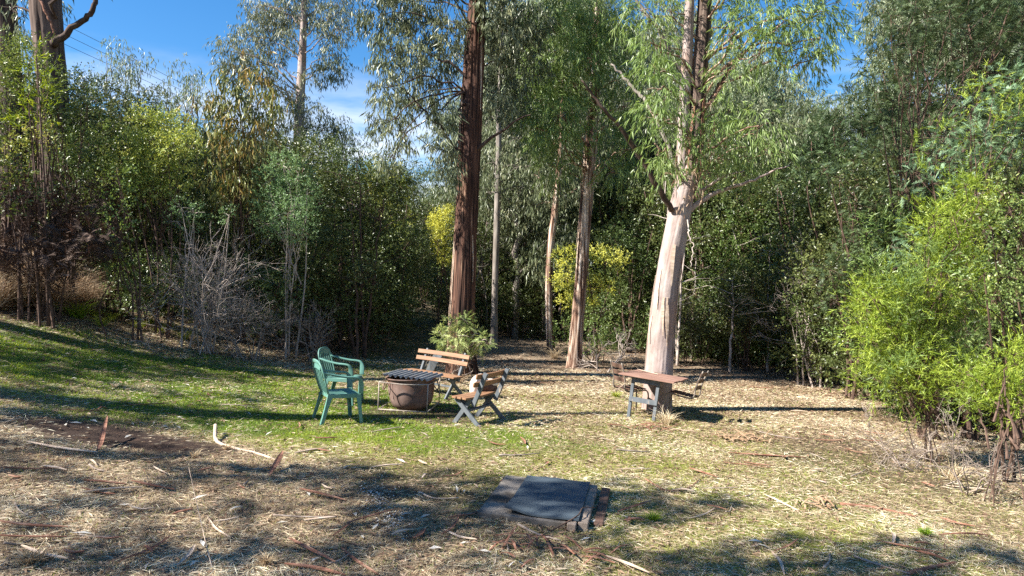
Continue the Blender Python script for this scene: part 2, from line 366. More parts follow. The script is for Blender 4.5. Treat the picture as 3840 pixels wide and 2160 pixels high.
# ------------------------------------------------------------------ leaf builders (all vectorised)
def rand_unit(r, n): return unit(r.normal(size=(n, 3)))
def leaf_tris(base, ax, nr, L, Wd, fold=.18, droop=0.0):
    ax = unit(ax); sd_ = unit(np.cross(ax, nr)); nn = np.cross(sd_, ax)
    L = np.broadcast_to(np.asarray(L, float), (len(base),))[:, None]; Wd = np.broadcast_to(np.asarray(Wd, float), (len(base),))[:, None]
    mid = base + ax * L * .42; f = nn * fold * Wd
    tip = base + ax * L; tip[:, 2] -= (droop * L)[:, 0]
    V = np.stack([base, mid + sd_ * Wd / 2 + f, tip, mid - sd_ * Wd / 2 + f], 1).reshape(-1, 3)
    i = np.arange(len(base)) * 4
    F = np.concatenate([np.stack([i, i + 2, i + 1], 1), np.stack([i, i + 3, i + 2], 1)])
    return V, F
def blob_twigs(r, blobs, shell=.35):
    """blobs rows: cx cy cz rx ry rz n -> twig positions, outward directions, clump random"""
    T = []; O = []; K = []
    for b in blobs:
        k = int(b[6])
        if k < 1: continue
        d = rand_unit(r, k); rad = (shell + (1 - shell) * r.random(k)) ** .6
        rad *= 0.75 + .45 * r.random(k)
        T.append(b[:3] + d * rad[:, None] * b[3:6]); O.append(unit(d / b[3:6] * np.mean(b[3:6]))); K.append(np.full(k, r.random()))
    return np.vstack(T), np.vstack(O), np.concatenate(K)
def rep(a, m): return np.repeat(a, m, axis=0)
def foliage(r, blobs, kind, per=10, L=.12, Wd=.024, spread=.14, shell=.35):
    """returns V, F, var for a crown of twig clumps"""
    T, O, K = blob_twigs(r, blobs, shell); n = len(T); N = n * per
    tw = rep(T, per); ow = rep(O, per)
    twr = r.random(n)
    var = np.clip(.5 + .30 * (rep(K, per) - .5) + .35 * (rep(twr, per) - .5) + .5 * (r.random(N) - .5), 0, 1)
    if kind == 'hang':          # gum leaves hanging from drooping twigs
        td = unit(O * .6 + np.array([0, 0, -.55]) + .5 * r.normal(size=(n, 3))); t = r.random(N)
        base = tw + rep(td, per) * (t * spread * 2.2)[:, None] + .25 * spread * r.normal(size=(N, 3))
        ax = np.array([0, 0, -1.0]) + .25 * rep(td, per) + .42 * r.normal(size=(N, 3))
        V, F = leaf_tris(base, ax, rand_unit(r, N), L * (.6 + .7 * r.random(N)), Wd * (.7 + .6 * r.random(N)), .22, .05)
    elif kind == 'spray':       # long narrow leaves fanning out along drooping tips
        td = unit(O * .9 + np.array([0, 0, -.25]) + .45 * r.normal(size=(n, 3))); t = r.random(N)
        base = tw + rep(td, per) * (t * spread * 2.4)[:, None]; base[:, 2] -= (t ** 2) * spread * .9
        ax = rep(td, per) * .6 + np.array([0, 0, -.7]) + .35 * r.normal(size=(N, 3))
        V, F = leaf_tris(base, ax, rand_unit(r, N), L * (.6 + .7 * r.random(N)), Wd * (.7 + .6 * r.random(N)), .2, .18)
    elif kind == 'broad':       # small stiff leaves set all round upright twigs
        td = unit(O * .8 + np.array([0, 0, .45]) + .5 * r.normal(size=(n, 3))); t = r.random(N)
        base = tw + rep(td, per) * (t * spread * 2)[:, None] + .12 * spread * r.normal(size=(N, 3))
        ax = rep(td, per) * .5 + rand_unit(r, N)
        nr = np.array([0, 0, .8]) + rand_unit(r, N)
        V, F = leaf_tris(base, ax, nr, L * (.6 + .7 * r.random(N)), Wd * (.7 + .6 * r.random(N)), .15, .02)
    elif kind == 'feather':     # wattle fronds: leaflets in pairs along a stem, per = leaflets
        fd = unit(O * .8 + np.array([0, 0, .15]) + .55 * r.normal(size=(n, 3))); fn = unit(np.array([0, 0, 1.0]) + .5 * O + .4 * r.normal(size=(n, 3)))
        sd_ = unit(np.cross(fd, fn)); FL = spread * (.7 + .6 * r.random(n))
        k = np.tile(np.arange(per), n); t = (k // 2 + .6) / (per / 2 + .5); sgn = np.where(k % 2, 1, -1)
        base = tw + rep(fd, per) * (t * rep(FL, per))[:, None]; base[:, 2] -= t ** 2 * rep(FL, per) * .22
        ax = rep(fd, per) * .55 + rep(sd_, per) * sgn[:, None] + .12 * r.normal(size=(N, 3))
        ll = L * (1.15 - np.abs(2 * t - .8)) * (.8 + .4 * r.random(N))
        ax = unit(ax); w = unit(np.cross(ax, rep(fn, per))) * Wd / 2
        V = np.stack([base - w, base + w, base + ax * ll[:, None]], 1).reshape(-1, 3)
        F = np.arange(3 * N).reshape(-1, 3); return V, F, np.repeat(var, 3)
    elif kind == 'needle':      # soft upright sprays of thread leaves
        fd = unit(O * .75 + np.array([0, 0, .6]) + .35 * r.normal(size=(n, 3))); FL = spread * (.6 + .8 * r.random(n))
        t = r.random(N); f = rep(fd, per)
        base = tw + f * (t * rep(FL, per))[:, None]; base[:, 2] -= t ** 2 * rep(FL, per) * .18
        ax = unit(f * 1.0 + .55 * r.normal(size=(N, 3)) + np.array([0, 0, -.12]))
        w = unit(np.cross(ax, rand_unit(r, N))) * Wd / 2; ll = L * (.6 + .8 * r.random(N))
        V = np.stack([base - w, base + w, base + ax * ll[:, None]], 1).reshape(-1, 3)
        F = np.arange(3 * N).reshape(-1, 3); return V, F, np.repeat(var, 3)
    return V, F, np.repeat(var, 4)
def twigs(r, p0, p1, r0, r1, bow=.12):
    """many thin three-sided twigs from p0 to p1 with one bend"""
    n = len(p0); d = p1 - p0; ln = np.linalg.norm(d, axis=1, keepdims=True)
    mid = (p0 + p1) / 2 + bow * ln * r.normal(size=(n, 3)) * .5; mid[:, 2] += bow * ln[:, 0] * .4
    a = unit(np.cross(d, rand_unit(r, n))); b = unit(np.cross(d, a))
    R0 = np.broadcast_to(r0, (n,))[:, None]; R1 = np.broadcast_to(r1, (n,))[:, None]
    V = np.zeros((n, 9, 3))
    for j, (c0, R) in enumerate(((p0, R0), (mid, (R0 + R1) / 2), (p1, R1))):
        for k in range(3):
            q = 2 * math.pi * k / 3; V[:, 3 * j + k] = c0 + R * (math.cos(q) * a + math.sin(q) * b)
    F = []
    i = np.arange(n) * 9
    for j in (0, 3):
        for k in range(3):
            k2 = (k + 1) % 3; F.append(np.stack([i + j + k, i + j + k2, i + j + 3 + k2, i + j + 3 + k], 1))
    return V.reshape(-1, 3), np.concatenate(F)
def join(parts):
    V = []; F = []; n_ = 0
    for v, f in parts:
        f = [tuple(int(q) + n_ for q in x) for x in f]; V.append(v); F += f; n_ += len(v)
    return np.vstack(V), F

def bark_trunk(path, n=40, step=.06, ridge=.08, freq=9, vfreq=.8, seed=0, flare=.35):
    """path rows x y z r; a trunk surface with vertical ridges, folds and a flared foot; returns V F ridge"""
    path = np.asarray(path, float); ln = np.linalg.norm(np.diff(path[:, :3], axis=0), axis=1).sum()
    m_ = max(12, int(ln / step)); s = spline(path, m_); c = s[:, :3]; R = np.maximum(s[:, 3], .004)
    h = np.concatenate([[0], np.cumsum(np.linalg.norm(np.diff(c, axis=0), axis=1))])
    ang = np.arange(n) * 2 * math.pi / n
    A, H = np.meshgrid(ang, h)
    def cyl(f, vf, sd): # seamless noise round the trunk
        return .5 * (noise2(f * np.cos(A) / 2 + 40, H * vf + 3 * np.sin(A) * f / 2 + sd, sd) + noise2(f * np.sin(A) / 2 + 80, H * vf - 3 * np.cos(A) * f / 2 + sd, sd + 1))
    rd = cyl(freq, vfreq, 50 + seed) - .5; rd2 = cyl(freq * 2.3, vfreq * 2.2, 60 + seed) - .5; big = cyl(1.6, .45, 70 + seed) - .5
    disp = 1 + ridge * 2.2 * rd + ridge * 1.2 * rd2 + ridge * 1.6 * big
    fl = 1 + flare * np.exp(-H / .35) * (1 + .5 * np.cos(3 * A + seed) + .25 * np.cos(5 * A + 2 * seed))
    rr = R[:, None] * disp * fl
    V = np.stack([c[:, 0:1] + rr * np.cos(A), c[:, 1:2] + rr * np.sin(A), np.repeat(c[:, 2:3], n, 1)], 2).reshape(-1, 3)
    i, k = np.meshgrid(np.arange(m_ - 1), np.arange(n), indexing='ij'); i = i.ravel(); k = k.ravel(); k2 = (k + 1) % n
    F = np.stack([i * n + k, i * n + k2, (i + 1) * n + k2, (i + 1) * n + k], 1)
    return V, F, (.55 * rd + .35 * rd2).ravel()
def limb(r, a, b, r0, r1, sag=.1, m_=10, n_=7):
    t = np.linspace(0, 1, m_)[:, None]; d = b - a; L = np.linalg.norm(d)
    p = a + d * t; p[:, 2] += (sag * L * np.sin(np.pi * t))[:, 0]
    p[1:-1] += .025 * L * r.normal(size=(m_ - 2, 3)); 
    return tube(p, r0 + (r1 - r0) * t[:, 0] ** .8, n_)
def limbs_to_blobs(r, path, blobs, r0=.05, zmin=0, up=.45):
    """a curved limb from the trunk to every clump, plus forking twigs inside it"""
    out = []; path = np.asarray(path, float); s = spline(path, 60)
    for b in blobs:
        c = np.asarray(b[:3]); dist = np.linalg.norm((s[:, :3] - c)[:, :2], axis=1)
        want = c[2] - up * dist; k = int(np.argmin(np.abs(s[:, 2] - want) + 0.15 * dist + 100 * (s[:, 2] < zmin)))
        a = s[k, :3]; L = np.linalg.norm(c - a); rr = min(r0 * (.35 + .25 * L), s[k, 3] * .7)
        grp_ = [limb(r, a, c, rr, rr * .35, .12, 9, 6)]; out.append(grp_)
        for q in range(4):
            e = c + rand_unit(r, 1)[0] * np.asarray(b[3:6]) * .8
            grp_.append(limb(r, c - (c - a) * .25 * r.random(), e, rr * .35, .004, .08, 5, 4))
    return out
def add_branches(t, groups, mat):
    for g_ in groups:
        v, f = join(g_); obj('branch', v, f, mat, t)

def px_blobs(lst, d, dd=.6, cover=1.0, larea=.0015, per=10):
    """(px, py, rx, ry[, depth]) ellipses of the photograph at distance d -> world blobs with twig counts"""
    out = []
    for e in lst:
        dep = d + (e[4] if len(e) > 4 else 0) + dd * (rng.random() - .5) * 2
        c = P(e[0], e[1], dep); rx = e[2] / FPX * dep; rz = e[3] / FPX * dep
        k = cover * math.pi * rx * rz / larea / per
        out.append([*c, rx, (rx + rz) / 2, rz, max(3, k)])
    return np.array(out)
def add_crown(tree, blobs, kind, mat, per, L, Wd, spread, name='crown', shell=.35, seed=1):
    V, F, v = foliage(np.random.default_rng(seed), blobs, kind, per, L, Wd, spread, shell)
    return obj(name, V, F, mat, tree, {'var': v})
def px_path(lst, d):
    """(px, py, half width px[, depth offset]) -> x y z r"""
    out = []
    for e in lst:
        dep = d + (e[3] if len(e) > 3 else 0); out.append([*P(e[0], e[1], dep), e[2] / FPX * dep])
    return np.array(out)

# ------------------------------------------------------------------ trees with a place of their own
def grounded(path, extra=.12):
    path = np.asarray(path, float); path[0, 2] = gz(path[0, 0], path[0, 1]) - extra; return path
def tree_root(name, label, path, group=None, cat='tree'):
    return thing(name, label, cat, (path[0][0], path[0][1], float(gz(path[0][0], path[0][1]))), 0, group)
def strips(r, path, count, z0, z1, L=(.5, 1.6), w=(.02, .06), out=.03, hang=.15):
    """loose ribbons of bark hanging along a trunk; returns a list of (V, F)"""
    s = spline(path, 120); res = []
    for _ in range(count):
        zz = z0 + (z1 - z0) * r.random(); k = int(np.argmin(np.abs(s[:, 2] - zz))); a = 2 * math.pi * r.random()
        ln = L[0] + (L[1] - L[0]) * r.random(); ww = w[0] + (w[1] - w[0]) * r.random(); m_ = 7
        pts = []; ups = []
        for i in range(m_):
            t = i / (m_ - 1); z = s[k, 2] - t * ln; kk = int(np.argmin(np.abs(s[:, 2] - z)))
            rr = s[kk, 3] * 1.03 + out * .3 + hang * ln * t ** 2 * r.random() * .6
            aa = a + .12 * math.sin(3 * t + a)
            pts.append([s[kk, 0] + rr * math.cos(aa), s[kk, 1] + rr * math.sin(aa), z]); ups.append([math.cos(aa), math.sin(aa), 0])
        mb = MB(); mb.sweep(pts, [(ww * (1 - .6 * abs(2 * i / (m_ - 1) - .7)), .006) for i in range(m_)], np.array(ups)); res.append((mb.V[0], mb.F))
    return res

# the tall brown stringybark
r = np.random.default_rng(11)
pt = grounded(px_path([(1733, 1405, 52), (1729, 1250, 47), (1738, 1050, 43), (1750, 800, 41), (1763, 500, 41), (1776, 250, 38), (1786, 80, 33), (1796, -150, 30), (1806, -600, 23), (1820, -1100, 10), (1825, -1500, 4)], 15.2))
t1 = tree_root('stringybark_tree', 'tall straight gum with rough red brown stringy bark behind the slatted bench', pt)
V, F, rd = bark_trunk(pt, 90, .035, .085, 16, 1.1, 1, .28)
obj('trunk', V, F, M['stringy'], t1, {'ridge': rd * .9}, True)
for i, (v, f) in enumerate(strips(r, pt, 40, 2.5, 8.2, (.5, 1.9), (.025, .07), .01, .05)):
    obj('bark_strip', v, f, M['pale_fallen'] if i % 3 == 0 else M['stringy'], t1)
bl = px_blobs([(1420, 60, 80, 70), (1500, 30, 90, 80), (1590, 90, 80, 80), (1445, 190, 70, 80), (1540, 210, 80, 80), (1640, 230, 70, 90), (1440, 330, 55, 70), (1500, 400, 60, 80),
                (1590, 340, 70, 70), (1425, 470, 40, 60), (1500, 510, 45, 60), (1660, 420, 50, 60), (1460, 600, 35, 40), (1690, 90, 60, 90), (1850, 40, 70, 80), (1910, 110, 90, 100), (1870, 230, 70, 100),
                (1960, 230, 80, 100), (1870, 380, 50, 70), (1930, 400, 60, 80), (1690, 620, 40, 70), (1650, 560, 40, 60), (1990, 60, 90, 80), (1540, -80, 140, 90), (1700, -120, 120, 90), (1880, -120, 150, 100), (1430, -90, 100, 80),
                (1800, -330, 240, 120), (1600, -330, 160, 110), (1950, -350, 170, 110), (1800, -560, 240, 130)], 15.0, 1.2, 2.6, .0021, 9)
for b_ in bl[-5:]: b_[6] *= .4
wd = limbs_to_blobs(r, pt, bl, .030, 6.0, .25)
wd += [[limb(r, P(1740, 600, 15.1), P(1510, 330, 14.2), .045, .012, .03)], [limb(r, P(1780, 570, 15.1), P(1990, 430, 14.8), .05, .012, .05)], [limb(r, P(1732, 595, 15.1), P(1560, 510, 14.5), .02, .008, -.05)]]
add_branches(t1, wd, M['dark_bark'])
add_crown(t1, bl, 'hang', M['euc_olive'], 9, .17, .026, .11, seed=21)

# the leaning pale gum behind the table
r = np.random.default_rng(12)
pm = grounded(px_path([(2464, 1545, 53), (2470, 1400, 50), (2486, 1200, 48), (2512, 1000, 45), (2540, 850, 44), (2560, 745, 42), (2577, 670, 35), (2588, 610, 22), (2594, 570, 4)], 11.95), .1)
t2 = tree_root('pale_gum_tree', 'leaning pale smooth trunked gum that the wooden table stands against', pm)
V, F, rd = bark_trunk(pm, 84, .035, .055, 5, 1.1, 5, .14); obj('trunk', V, F, M['pale_bark'], t2, {'ridge': rd * .5}, True)
for v, f in strips(np.random.default_rng(3), pm, 26, .9, 3.0, (.25, .8), (.03, .08), .01, .03): obj('bark_strip', v, f, M['pale_fallen'], t2)
fa = px_path([(2548, 800, 26), (2556, 640, 22), (2566, 400, 20), (2580, 150, 19), (2590, -100, 16), (2600, -500, 12), (2610, -900, 3)], 11.95)
fb = px_path([(2562, 760, 28), (2578, 690, 35), (2592, 610, 34), (2612, 440, 30), (2632, 200, 27), (2645, 0, 25), (2662, -300, 20), (2690, -700, 8), (2700, -1000, 3)], 11.97)
V, F, rd = bark_trunk(fb, 40, .05, .10, 9, .9, 9, 0); obj('right_fork', V, F, M['fork_bark'], t2, {'ridge': rd}, True)
V, F, rd = bark_trunk(fa, 36, .05, .06, 6, .9, 7, 0); obj('left_fork', V, F, M['pale_bark'], t2, {'ridge': rd}, True)
for v, f in strips(np.random.default_rng(4), fb, 30, 3.6, 6.5, (.5, 1.5), (.02, .05), .02, .15): obj('bark_strip', v, f, M['fallen_bark'], t2)
def px_limb(lst, d, mat, tree, name='branch', n_=9):
    s = spline(px_path(lst, d), 24); s[1:-1, :3] += .012 * r.normal(size=(22, 3)); v, f = tube(s[:, :3], np.maximum(s[:, 3], .003), n_); return obj(name, v, f, mat, tree, None, True)
px_limb([(2572, 800, 11), (2620, 760, 10), (2700, 715, 8), (2780, 690, 6, -.3), (2880, 650, 4, -.5), (2960, 620, 2, -.6)], 11.9, M['pale_bark'], t2)
px_limb([(2590, 745, 7), (2640, 705, 6), (2720, 660, 5, -.2), (2790, 640, 3, -.4)], 11.9, M['pale_bark'], t2)
px_limb([(2520, 790, 11), (2460, 690, 10, -.2), (2390, 570, 9, -.4), (2310, 460, 7, -.6), (2230, 370, 5, -.7), (2180, 300, 3, -.8)], 11.8, M['dark_bark'], t2)
px_limb([(2545, 640, 8), (2450, 430, 7, .2), (2370, 320, 6, .4), (2290, 240, 3, .5)], 11.9, M['grey_bark'], t2)
px_limb([(2610, 500, 8), (2690, 330, 7, .2), (2800, 190, 5, .3), (2920, 90, 3, .4)], 12, M['mixed_bark'], t2)
px_limb([(2565, 300, 8), (2480, 130, 7), (2400, 20, 6), (2330, -90, 3)], 12, M['grey_bark'], t2)
px_limb([(2575, 810, 3), (2585, 880, 3, -.15), (2600, 930, 2, -.2), (2590, 1000, 1.4, -.25)], 11.8, M['dead_twig'], t2, 'dead_twig', 5)
bl = px_blobs([(2450, 250, 60, 60), (2480, 330, 70, 70), (2440, 420, 60, 60), (2500, 180, 60, 60), (2520, 420, 50, 60), (2560, 540, 50, 60), (2470, 560, 60, 60), (2490, 650, 55, 45), (2440, 160, 50, 50),
               (2680, 500, 60, 60), (2740, 420, 60, 60), (2760, 540, 70, 60), (2830, 590, 70, 50), (2720, 600, 60, 40), (2900, 550, 60, 50), (2850, 470, 70, 60), (2680, 380, 40, 50), (2650, 640, 50, 40), (2780, 660, 50, 40),
               (2760, 120, 70, 70), (2830, 60, 90, 80), (2930, 90, 80, 80), (3020, 60, 80, 80), (3080, 140, 70, 70), (2870, 190, 70, 60), (2980, 190, 60, 60), (2740, 260, 50, 60), (2700, 30, 60, 80), (3110, 40, 50, 70), (3060, 220, 50, 40),
               (2400, 40, 70, 60), (2500, 40, 60, 60), (2820, -120, 180, 100), (3000, -120, 140, 90), (2500, -150, 180, 90), (2660, -350, 260, 140), (2660, -700, 200, 140)], 11.6, .9, 2.0, .0012, 10)
for b_ in bl[-5:]: b_[6] *= .4
bl2 = bl.copy()
add_branches(t2, limbs_to_blobs(r, fb, bl, .035, 3.6, .4), M['mixed_bark'])
add_crown(t2, bl, 'spray', M['euc_bright'], 10, .13, .017, .13, seed=22)
dl = px_blobs([(2610, 690, 40, 40), (2590, 620, 30, 40), (2660, 540, 50, 40), (2560, 760, 30, 25)], 11.5, .2, .8, .0012, 8)
add_crown(t2, dl, 'hang', M['dead_leaf'], 8, .11, .02, .12, 'dead_leaves', seed=23)

# willow-leaved gum with the thin peeling trunk
r = np.random.default_rng(13)
pw = grounded(px_path([(2150, 1348, 26), (2165, 1200, 23), (2182, 1000, 22), (2195, 800, 23), (2210, 600, 24), (2225, 400, 20), (2236, 200, 17), (2244, 0, 14), (2250, -300, 9), (2255, -700, 3)], 17.6))
t3 = tree_root('peeling_gum_tree', 'slender leaning gum with peeling red and white bark between two big trunks', pw)
V, F, rd = bark_trunk(pw, 44, .05, .10, 9, .9, 13, .35); obj('trunk', V, F, M['mixed_bark'], t3, {'ridge': rd}, True)
for v, f in strips(r, pw, 26, 3, 7, (.5, 1.6), (.02, .05), .02, .12): obj('bark_strip', v, f, M['pale_fallen'], t3)
bl = px_blobs([(2060, 190, 80, 70), (2140, 140, 70, 70), (2200, 200, 70, 70), (2020, 280, 70, 60), (2090, 300, 70, 70), (2170, 310, 70, 60), (2010, 380, 60, 70), (2080, 420, 60, 70), (2140, 430, 60, 60), (2050, 520, 60, 60), (2120, 560, 50, 50), (2010, 480, 50, 50),
               (2060, 620, 60, 40), (2200, 110, 80, 60), (2290, 180, 60, 70), (2250, 60, 90, 70), (2120, 40, 90, 60), (2330, 90, 60, 60), (2040, 60, 70, 60), (2320, 300, 50, 60), (2270, 470, 50, 50), (2360, 560, 50, 40), (2300, 640, 50, 40), (2350, 400, 50, 50), (2200, -100, 180, 90), (2250, -300, 200, 110), (2250, -520, 150, 100)], 16.4, 1.0, 2.2, .0014, 10)
for b_ in bl[-3:]: b_[6] *= .4
add_branches(t3, limbs_to_blobs(r, pw, bl, .04, 4.5, .4), M['mixed_bark'])
add_crown(t3, bl, 'spray', M['euc_bright'], 10, .17, .020, .17, seed=24)

# other slim gums
def slim(path, d, label, bark, blobs, name='slender_gum_tree', mat='euc_olive', kind='hang', seed=30, larea=.0022, L=.18, Wd=.028, cover=1.0, zmin=3, ridge=.07, up=.4, dd=1.0, r0=.04):
    r = np.random.default_rng(seed); pp = grounded(px_path(path, d)); t = tree_root(name, label, pp)
    V, F, rd = bark_trunk(pp, 28, .08, ridge, 7, .9, seed % 20, .3); obj('trunk', V, F, M[bark], t, {'ridge': rd}, True)
    bb = px_blobs(blobs, d, dd, cover, larea, 9)
    add_branches(t, limbs_to_blobs(r, pp, bb, r0, zmin, up), M[bark])
    add_crown(t, bb, kind, M[mat], 9, L, Wd, L * 1.05, seed=seed + 100); return t
slim([(1852, 1290, 14), (1856, 1100, 12), (1862, 900, 12), (1868, 650, 11), (1872, 450, 10), (1880, 200, 8), (1885, -50, 4)], 21.5, 'thin grey gum right beside the red brown stringybark trunk', 'grey_bark',
     [(1850, 600, 60, 70), (1900, 500, 60, 70), (1840, 720, 50, 60), (1930, 620, 50, 60), (1960, 520, 60, 70), (1890, 300, 80, 90), (1990, 620, 50, 60), (1950, 700, 50, 50), (1830, 440, 50, 60)], seed=31)
slim([(2066, 1270, 14), (2058, 1130, 13), (2062, 950, 13), (2080, 800, 13), (2095, 650, 11), (2104, 500, 9), (2110, 300, 5)], 20.5, 'thin dark gum stem with a pale bent upper trunk beside yellow wattle', 'mixed_bark',
     [(2080, 700, 60, 50), (2150, 720, 50, 50), (2040, 760, 50, 50), (2120, 600, 60, 60), (2010, 660, 50, 60), (2170, 620, 50, 50)], seed=32)
# the tall white gum against the sky with separate tufts of leaves
slim([(1108, 1120, 24), (1112, 800, 22), (1120, 560, 20), (1124, 400, 17), (1132, 250, 15), (1138, 100, 12), (1142, -60, 8), (1146, -250, 3)], 28, 'tall white trunked gum with open leaf tufts rising above the shrubs', 'pale_bark',
     [(860, 190, 60, 60), (930, 140, 60, 60), (990, 110, 60, 50), (870, 260, 50, 40), (960, 230, 50, 50), (1030, 190, 50, 50), (1010, 280, 40, 40), (940, 310, 40, 30), (1050, 60, 60, 60), (1110, 20, 70, 60), (1180, 50, 60, 60), (1250, 60, 60, 60), (1290, 110, 40, 50),
      (1230, 130, 40, 40), (1090, 130, 40, 40), (1240, 210, 55, 40), (1270, 260, 40, 40), (1220, 260, 40, 40), (1090, 340, 40, 40), (1160, 280, 30, 30), (1010, 30, 60, 50), (960, 20, 50, 40), (1290, 20, 40, 40), (1070, 420, 50, 60), (1160, 430, 60, 60), (1210, 490, 70, 60), (1280, 520, 50, 60), (1110, -80, 150, 60)],
     'white_gum_tree', 'euc_far', 'hang', 33, .0042, .20, .034, 2.6, 5, .05, .5)
# big dark trunk on the bank with a bare crooked limb
r = np.random.default_rng(14)
pb = grounded(px_path([(215, 1080, 60), (210, 700, 54), (200, 400, 50), (185, 200, 50), (170, 0, 52), (165, -300, 45), (160, -800, 30), (150, -1300, 8)], 14.5))
t5 = tree_root('dark_gum_tree', 'thick dark trunked gum on the bank with a crooked bare limb', pb)
V, F, rd = bark_trunk(pb, 48, .06, .06, 12, .9, 3, .2); obj('trunk', V, F, M['dark_bark'], t5, {'ridge': rd * .8 + .12}, True)
px_limb([(200, 165, 16), (230, 140, 13), (280, 100, 11), (325, 65, 10), (350, 30, 9), (362, -30, 8), (385, -110, 6)], 14.3, M['dark_bark'], t5, 'bare_limb')
px_limb([(206, 130, 4, -.7), (180, 60, 5, -.75), (145, -10, 6, -.75), (130, -60, 4, -.7)], 14.4, M['fallen_bark'], t5, 'bark_strip', 5)
bl = px_blobs([(60, -330, 120, 60), (260, -480, 120, 60), (100, -640, 160, 80), (40, 40, 50, 40), (385, -140, 60, 40)], 14.2, 1.0, .55, .0024, 9)
add_branches(t5, limbs_to_blobs(r, pb, bl, .06, 7, .4), M['dark_bark'])
add_crown(t5, bl, 'hang', M['euc_olive'], 9, .18, .03, .19, seed=41)
slim([(60, 1060, 40), (50, 600, 40), (35, 250, 40), (20, 60, 38), (5, -150, 34), (-20, -500, 20), (-30, -900, 6)], 16.5, 'second dark trunk leaning out over the bank shrubs', 'dark_bark',
     [(100, 60, 60, 90), (150, -20, 60, 70), (60, 140, 50, 60), (-40, -200, 90, 60)], 'dark_gum_tree', 'euc_far', 'hang', 34, .0026, .19, .03, 1, 6)

# ------------------------------------------------------------------ shrubs with a place of their own
KP = dict(broad=(12, .055, .024, .12), hang=(9, .15, .028, .16), spray=(10, .12, .016, .13), feather=(16, .055, .011, .16), needle=(18, .075, .010, .30))
def shrub(name, label, mat, kind, blobs, d, cover=1.6, dd=.7, s=1.0, base=None, stems=4, wood='brown_twig', seed=1, cat='shrub', group=None, extra=None, shell=.35, lean=.35, srad=.022):
    r = np.random.default_rng(seed); per, L, Wd, sp = KP[kind]; L *= s; Wd *= s; sp *= s
    la = L * Wd * (.5 if kind in ('feather', 'needle') else .52)
    bb = px_blobs(blobs, d, dd, cover, la, per)
    if base is None:
        x = bb[:, 0].mean(); base = np.array([x, d + .2, 0])
    base = np.array([base[0], base[1], float(gz(base[0], base[1]))])
    t = thing(name, label, cat, base, 0, group)
    wd = []
    low = bb[np.argsort(bb[:, 2])]
    for k in range(stems):
        b0 = base + np.array([*(.18 * r.normal(size=2)), -.05]); tgt = bb[r.integers(len(bb))][:3]
        mid = b0 * .6 + tgt * .4; mid[2] = b0[2] + .5 * (tgt[2] - b0[2]); mid[:2] += lean * .3 * r.normal(size=2)
        s_ = spline([b0, mid, tgt], 10); h = max(.5, tgt[2] - b0[2]); wd.append(tube(s_, np.linspace(srad * (.6 + .15 * h), .006, 10), 6))
    for b in bb:
        a = base + np.array([0, 0, max(.15, .55 * (b[2] - base[2]))]) + np.array([*(.12 * r.normal(size=2)), 0]); wd.append(limb(r, a, b[:3], .014, .005, .1, 7, 5))
        for q in range(5): wd.append(limb(r, b[:3], b[:3] + rand_unit(r, 1)[0] * b[3:6] * .85, .006, .002, .08, 4, 3))
    v, f = join(wd); obj('stems', v, f, M[wood], t)
    V, F, va = foliage(r, bb, kind, per, L, Wd, sp, shell); obj('foliage', V, F, M[mat], t, {'var': va})
    if extra:
        m2, k2, bl2, cov2, s2 = extra; per, L, Wd, sp = KP[k2]; e = px_blobs(bl2, d, .2, cov2, L * Wd * s2 * s2 * .52, per)
        V, F, va = foliage(r, e, k2, per, L * s2, Wd * s2, sp * s2, shell); obj('blossom' if 'flower' in m2 else 'new_growth', V, F, M[m2], t, {'var': va})
    return t
def grid_blobs(x0, x1, y0, y1, n, rx, ry, seed):
    q = np.random.default_rng(seed); return [(x0 + (x1 - x0) * q.random(), y0 + (y1 - y0) * q.random(), rx * (.7 + .6 * q.random()), ry * (.7 + .6 * q.random()), 1.2 * (q.random() - .5)) for _ in range(n)]

shrub('bank_shrub', 'bright green shrub at the foot of the thick dark bank trunk', 'broad_green', 'broad', [(40, 200, 70, 60), (120, 210, 60, 60), (30, 300, 60, 60), (90, 290, 70, 60), (190, 300, 40, 60), (10, 400, 50, 60), (-60, 260, 70, 80), (-60, 420, 70, 80)], 12.6, 1.7, seed=51)
shrub('spire_shrub', 'olive needle leaved spire in front of the thick dark bank trunk', 'lime', 'needle', [(135, 200, 14, 45), (110, 240, 16, 45), (165, 260, 16, 50), (140, 310, 34, 50), (105, 360, 26, 50), (175, 370, 28, 50), (145, 430, 46, 50), (120, 480, 40, 40)], 12.0, 1.0, .2, 1.3, seed=52)
shrub('bank_shrub', 'pale yellow green shrub low on the bank under the olive spire', 'broad_yellow', 'broad', [(60, 500, 50, 40), (130, 500, 45, 40), (40, 570, 45, 40), (110, 570, 50, 40), (170, 540, 40, 40), (60, 650, 40, 40)], 12.2, 1.3, seed=53)
shrub('bank_shrub', 'glossy blue green shrub low on the bank above the dead bracken', 'broad_green', 'broad', [(50, 640, 60, 50), (100, 720, 50, 40), (20, 760, 40, 50), (-30, 600, 60, 90), (180, 860, 25, 25), (175, 830, 18, 18)], 11.8, 1.3, .4, seed=54)
shrub('glossy_shrub', 'large glossy dark shrub on the bank between thick trunk and bronze sapling', 'broad_dark', 'broad', grid_blobs(250, 600, 380, 720, 26, 62, 56, 2) + [(260, 320, 50, 50), (330, 340, 50, 50), (400, 360, 60, 40), (470, 370, 60, 40)], 15.2, 1.5, seed=55)
shrub('bank_shrub', 'dark leafy shrub in front of the thick dark bank trunk', 'broad_dark', 'broad', grid_blobs(170, 330, 300, 760, 16, 52, 50, 31) + [(210, 420, 50, 60), (240, 540, 50, 60)], 13.4, 1.6, .4, seed=91, stems=4)
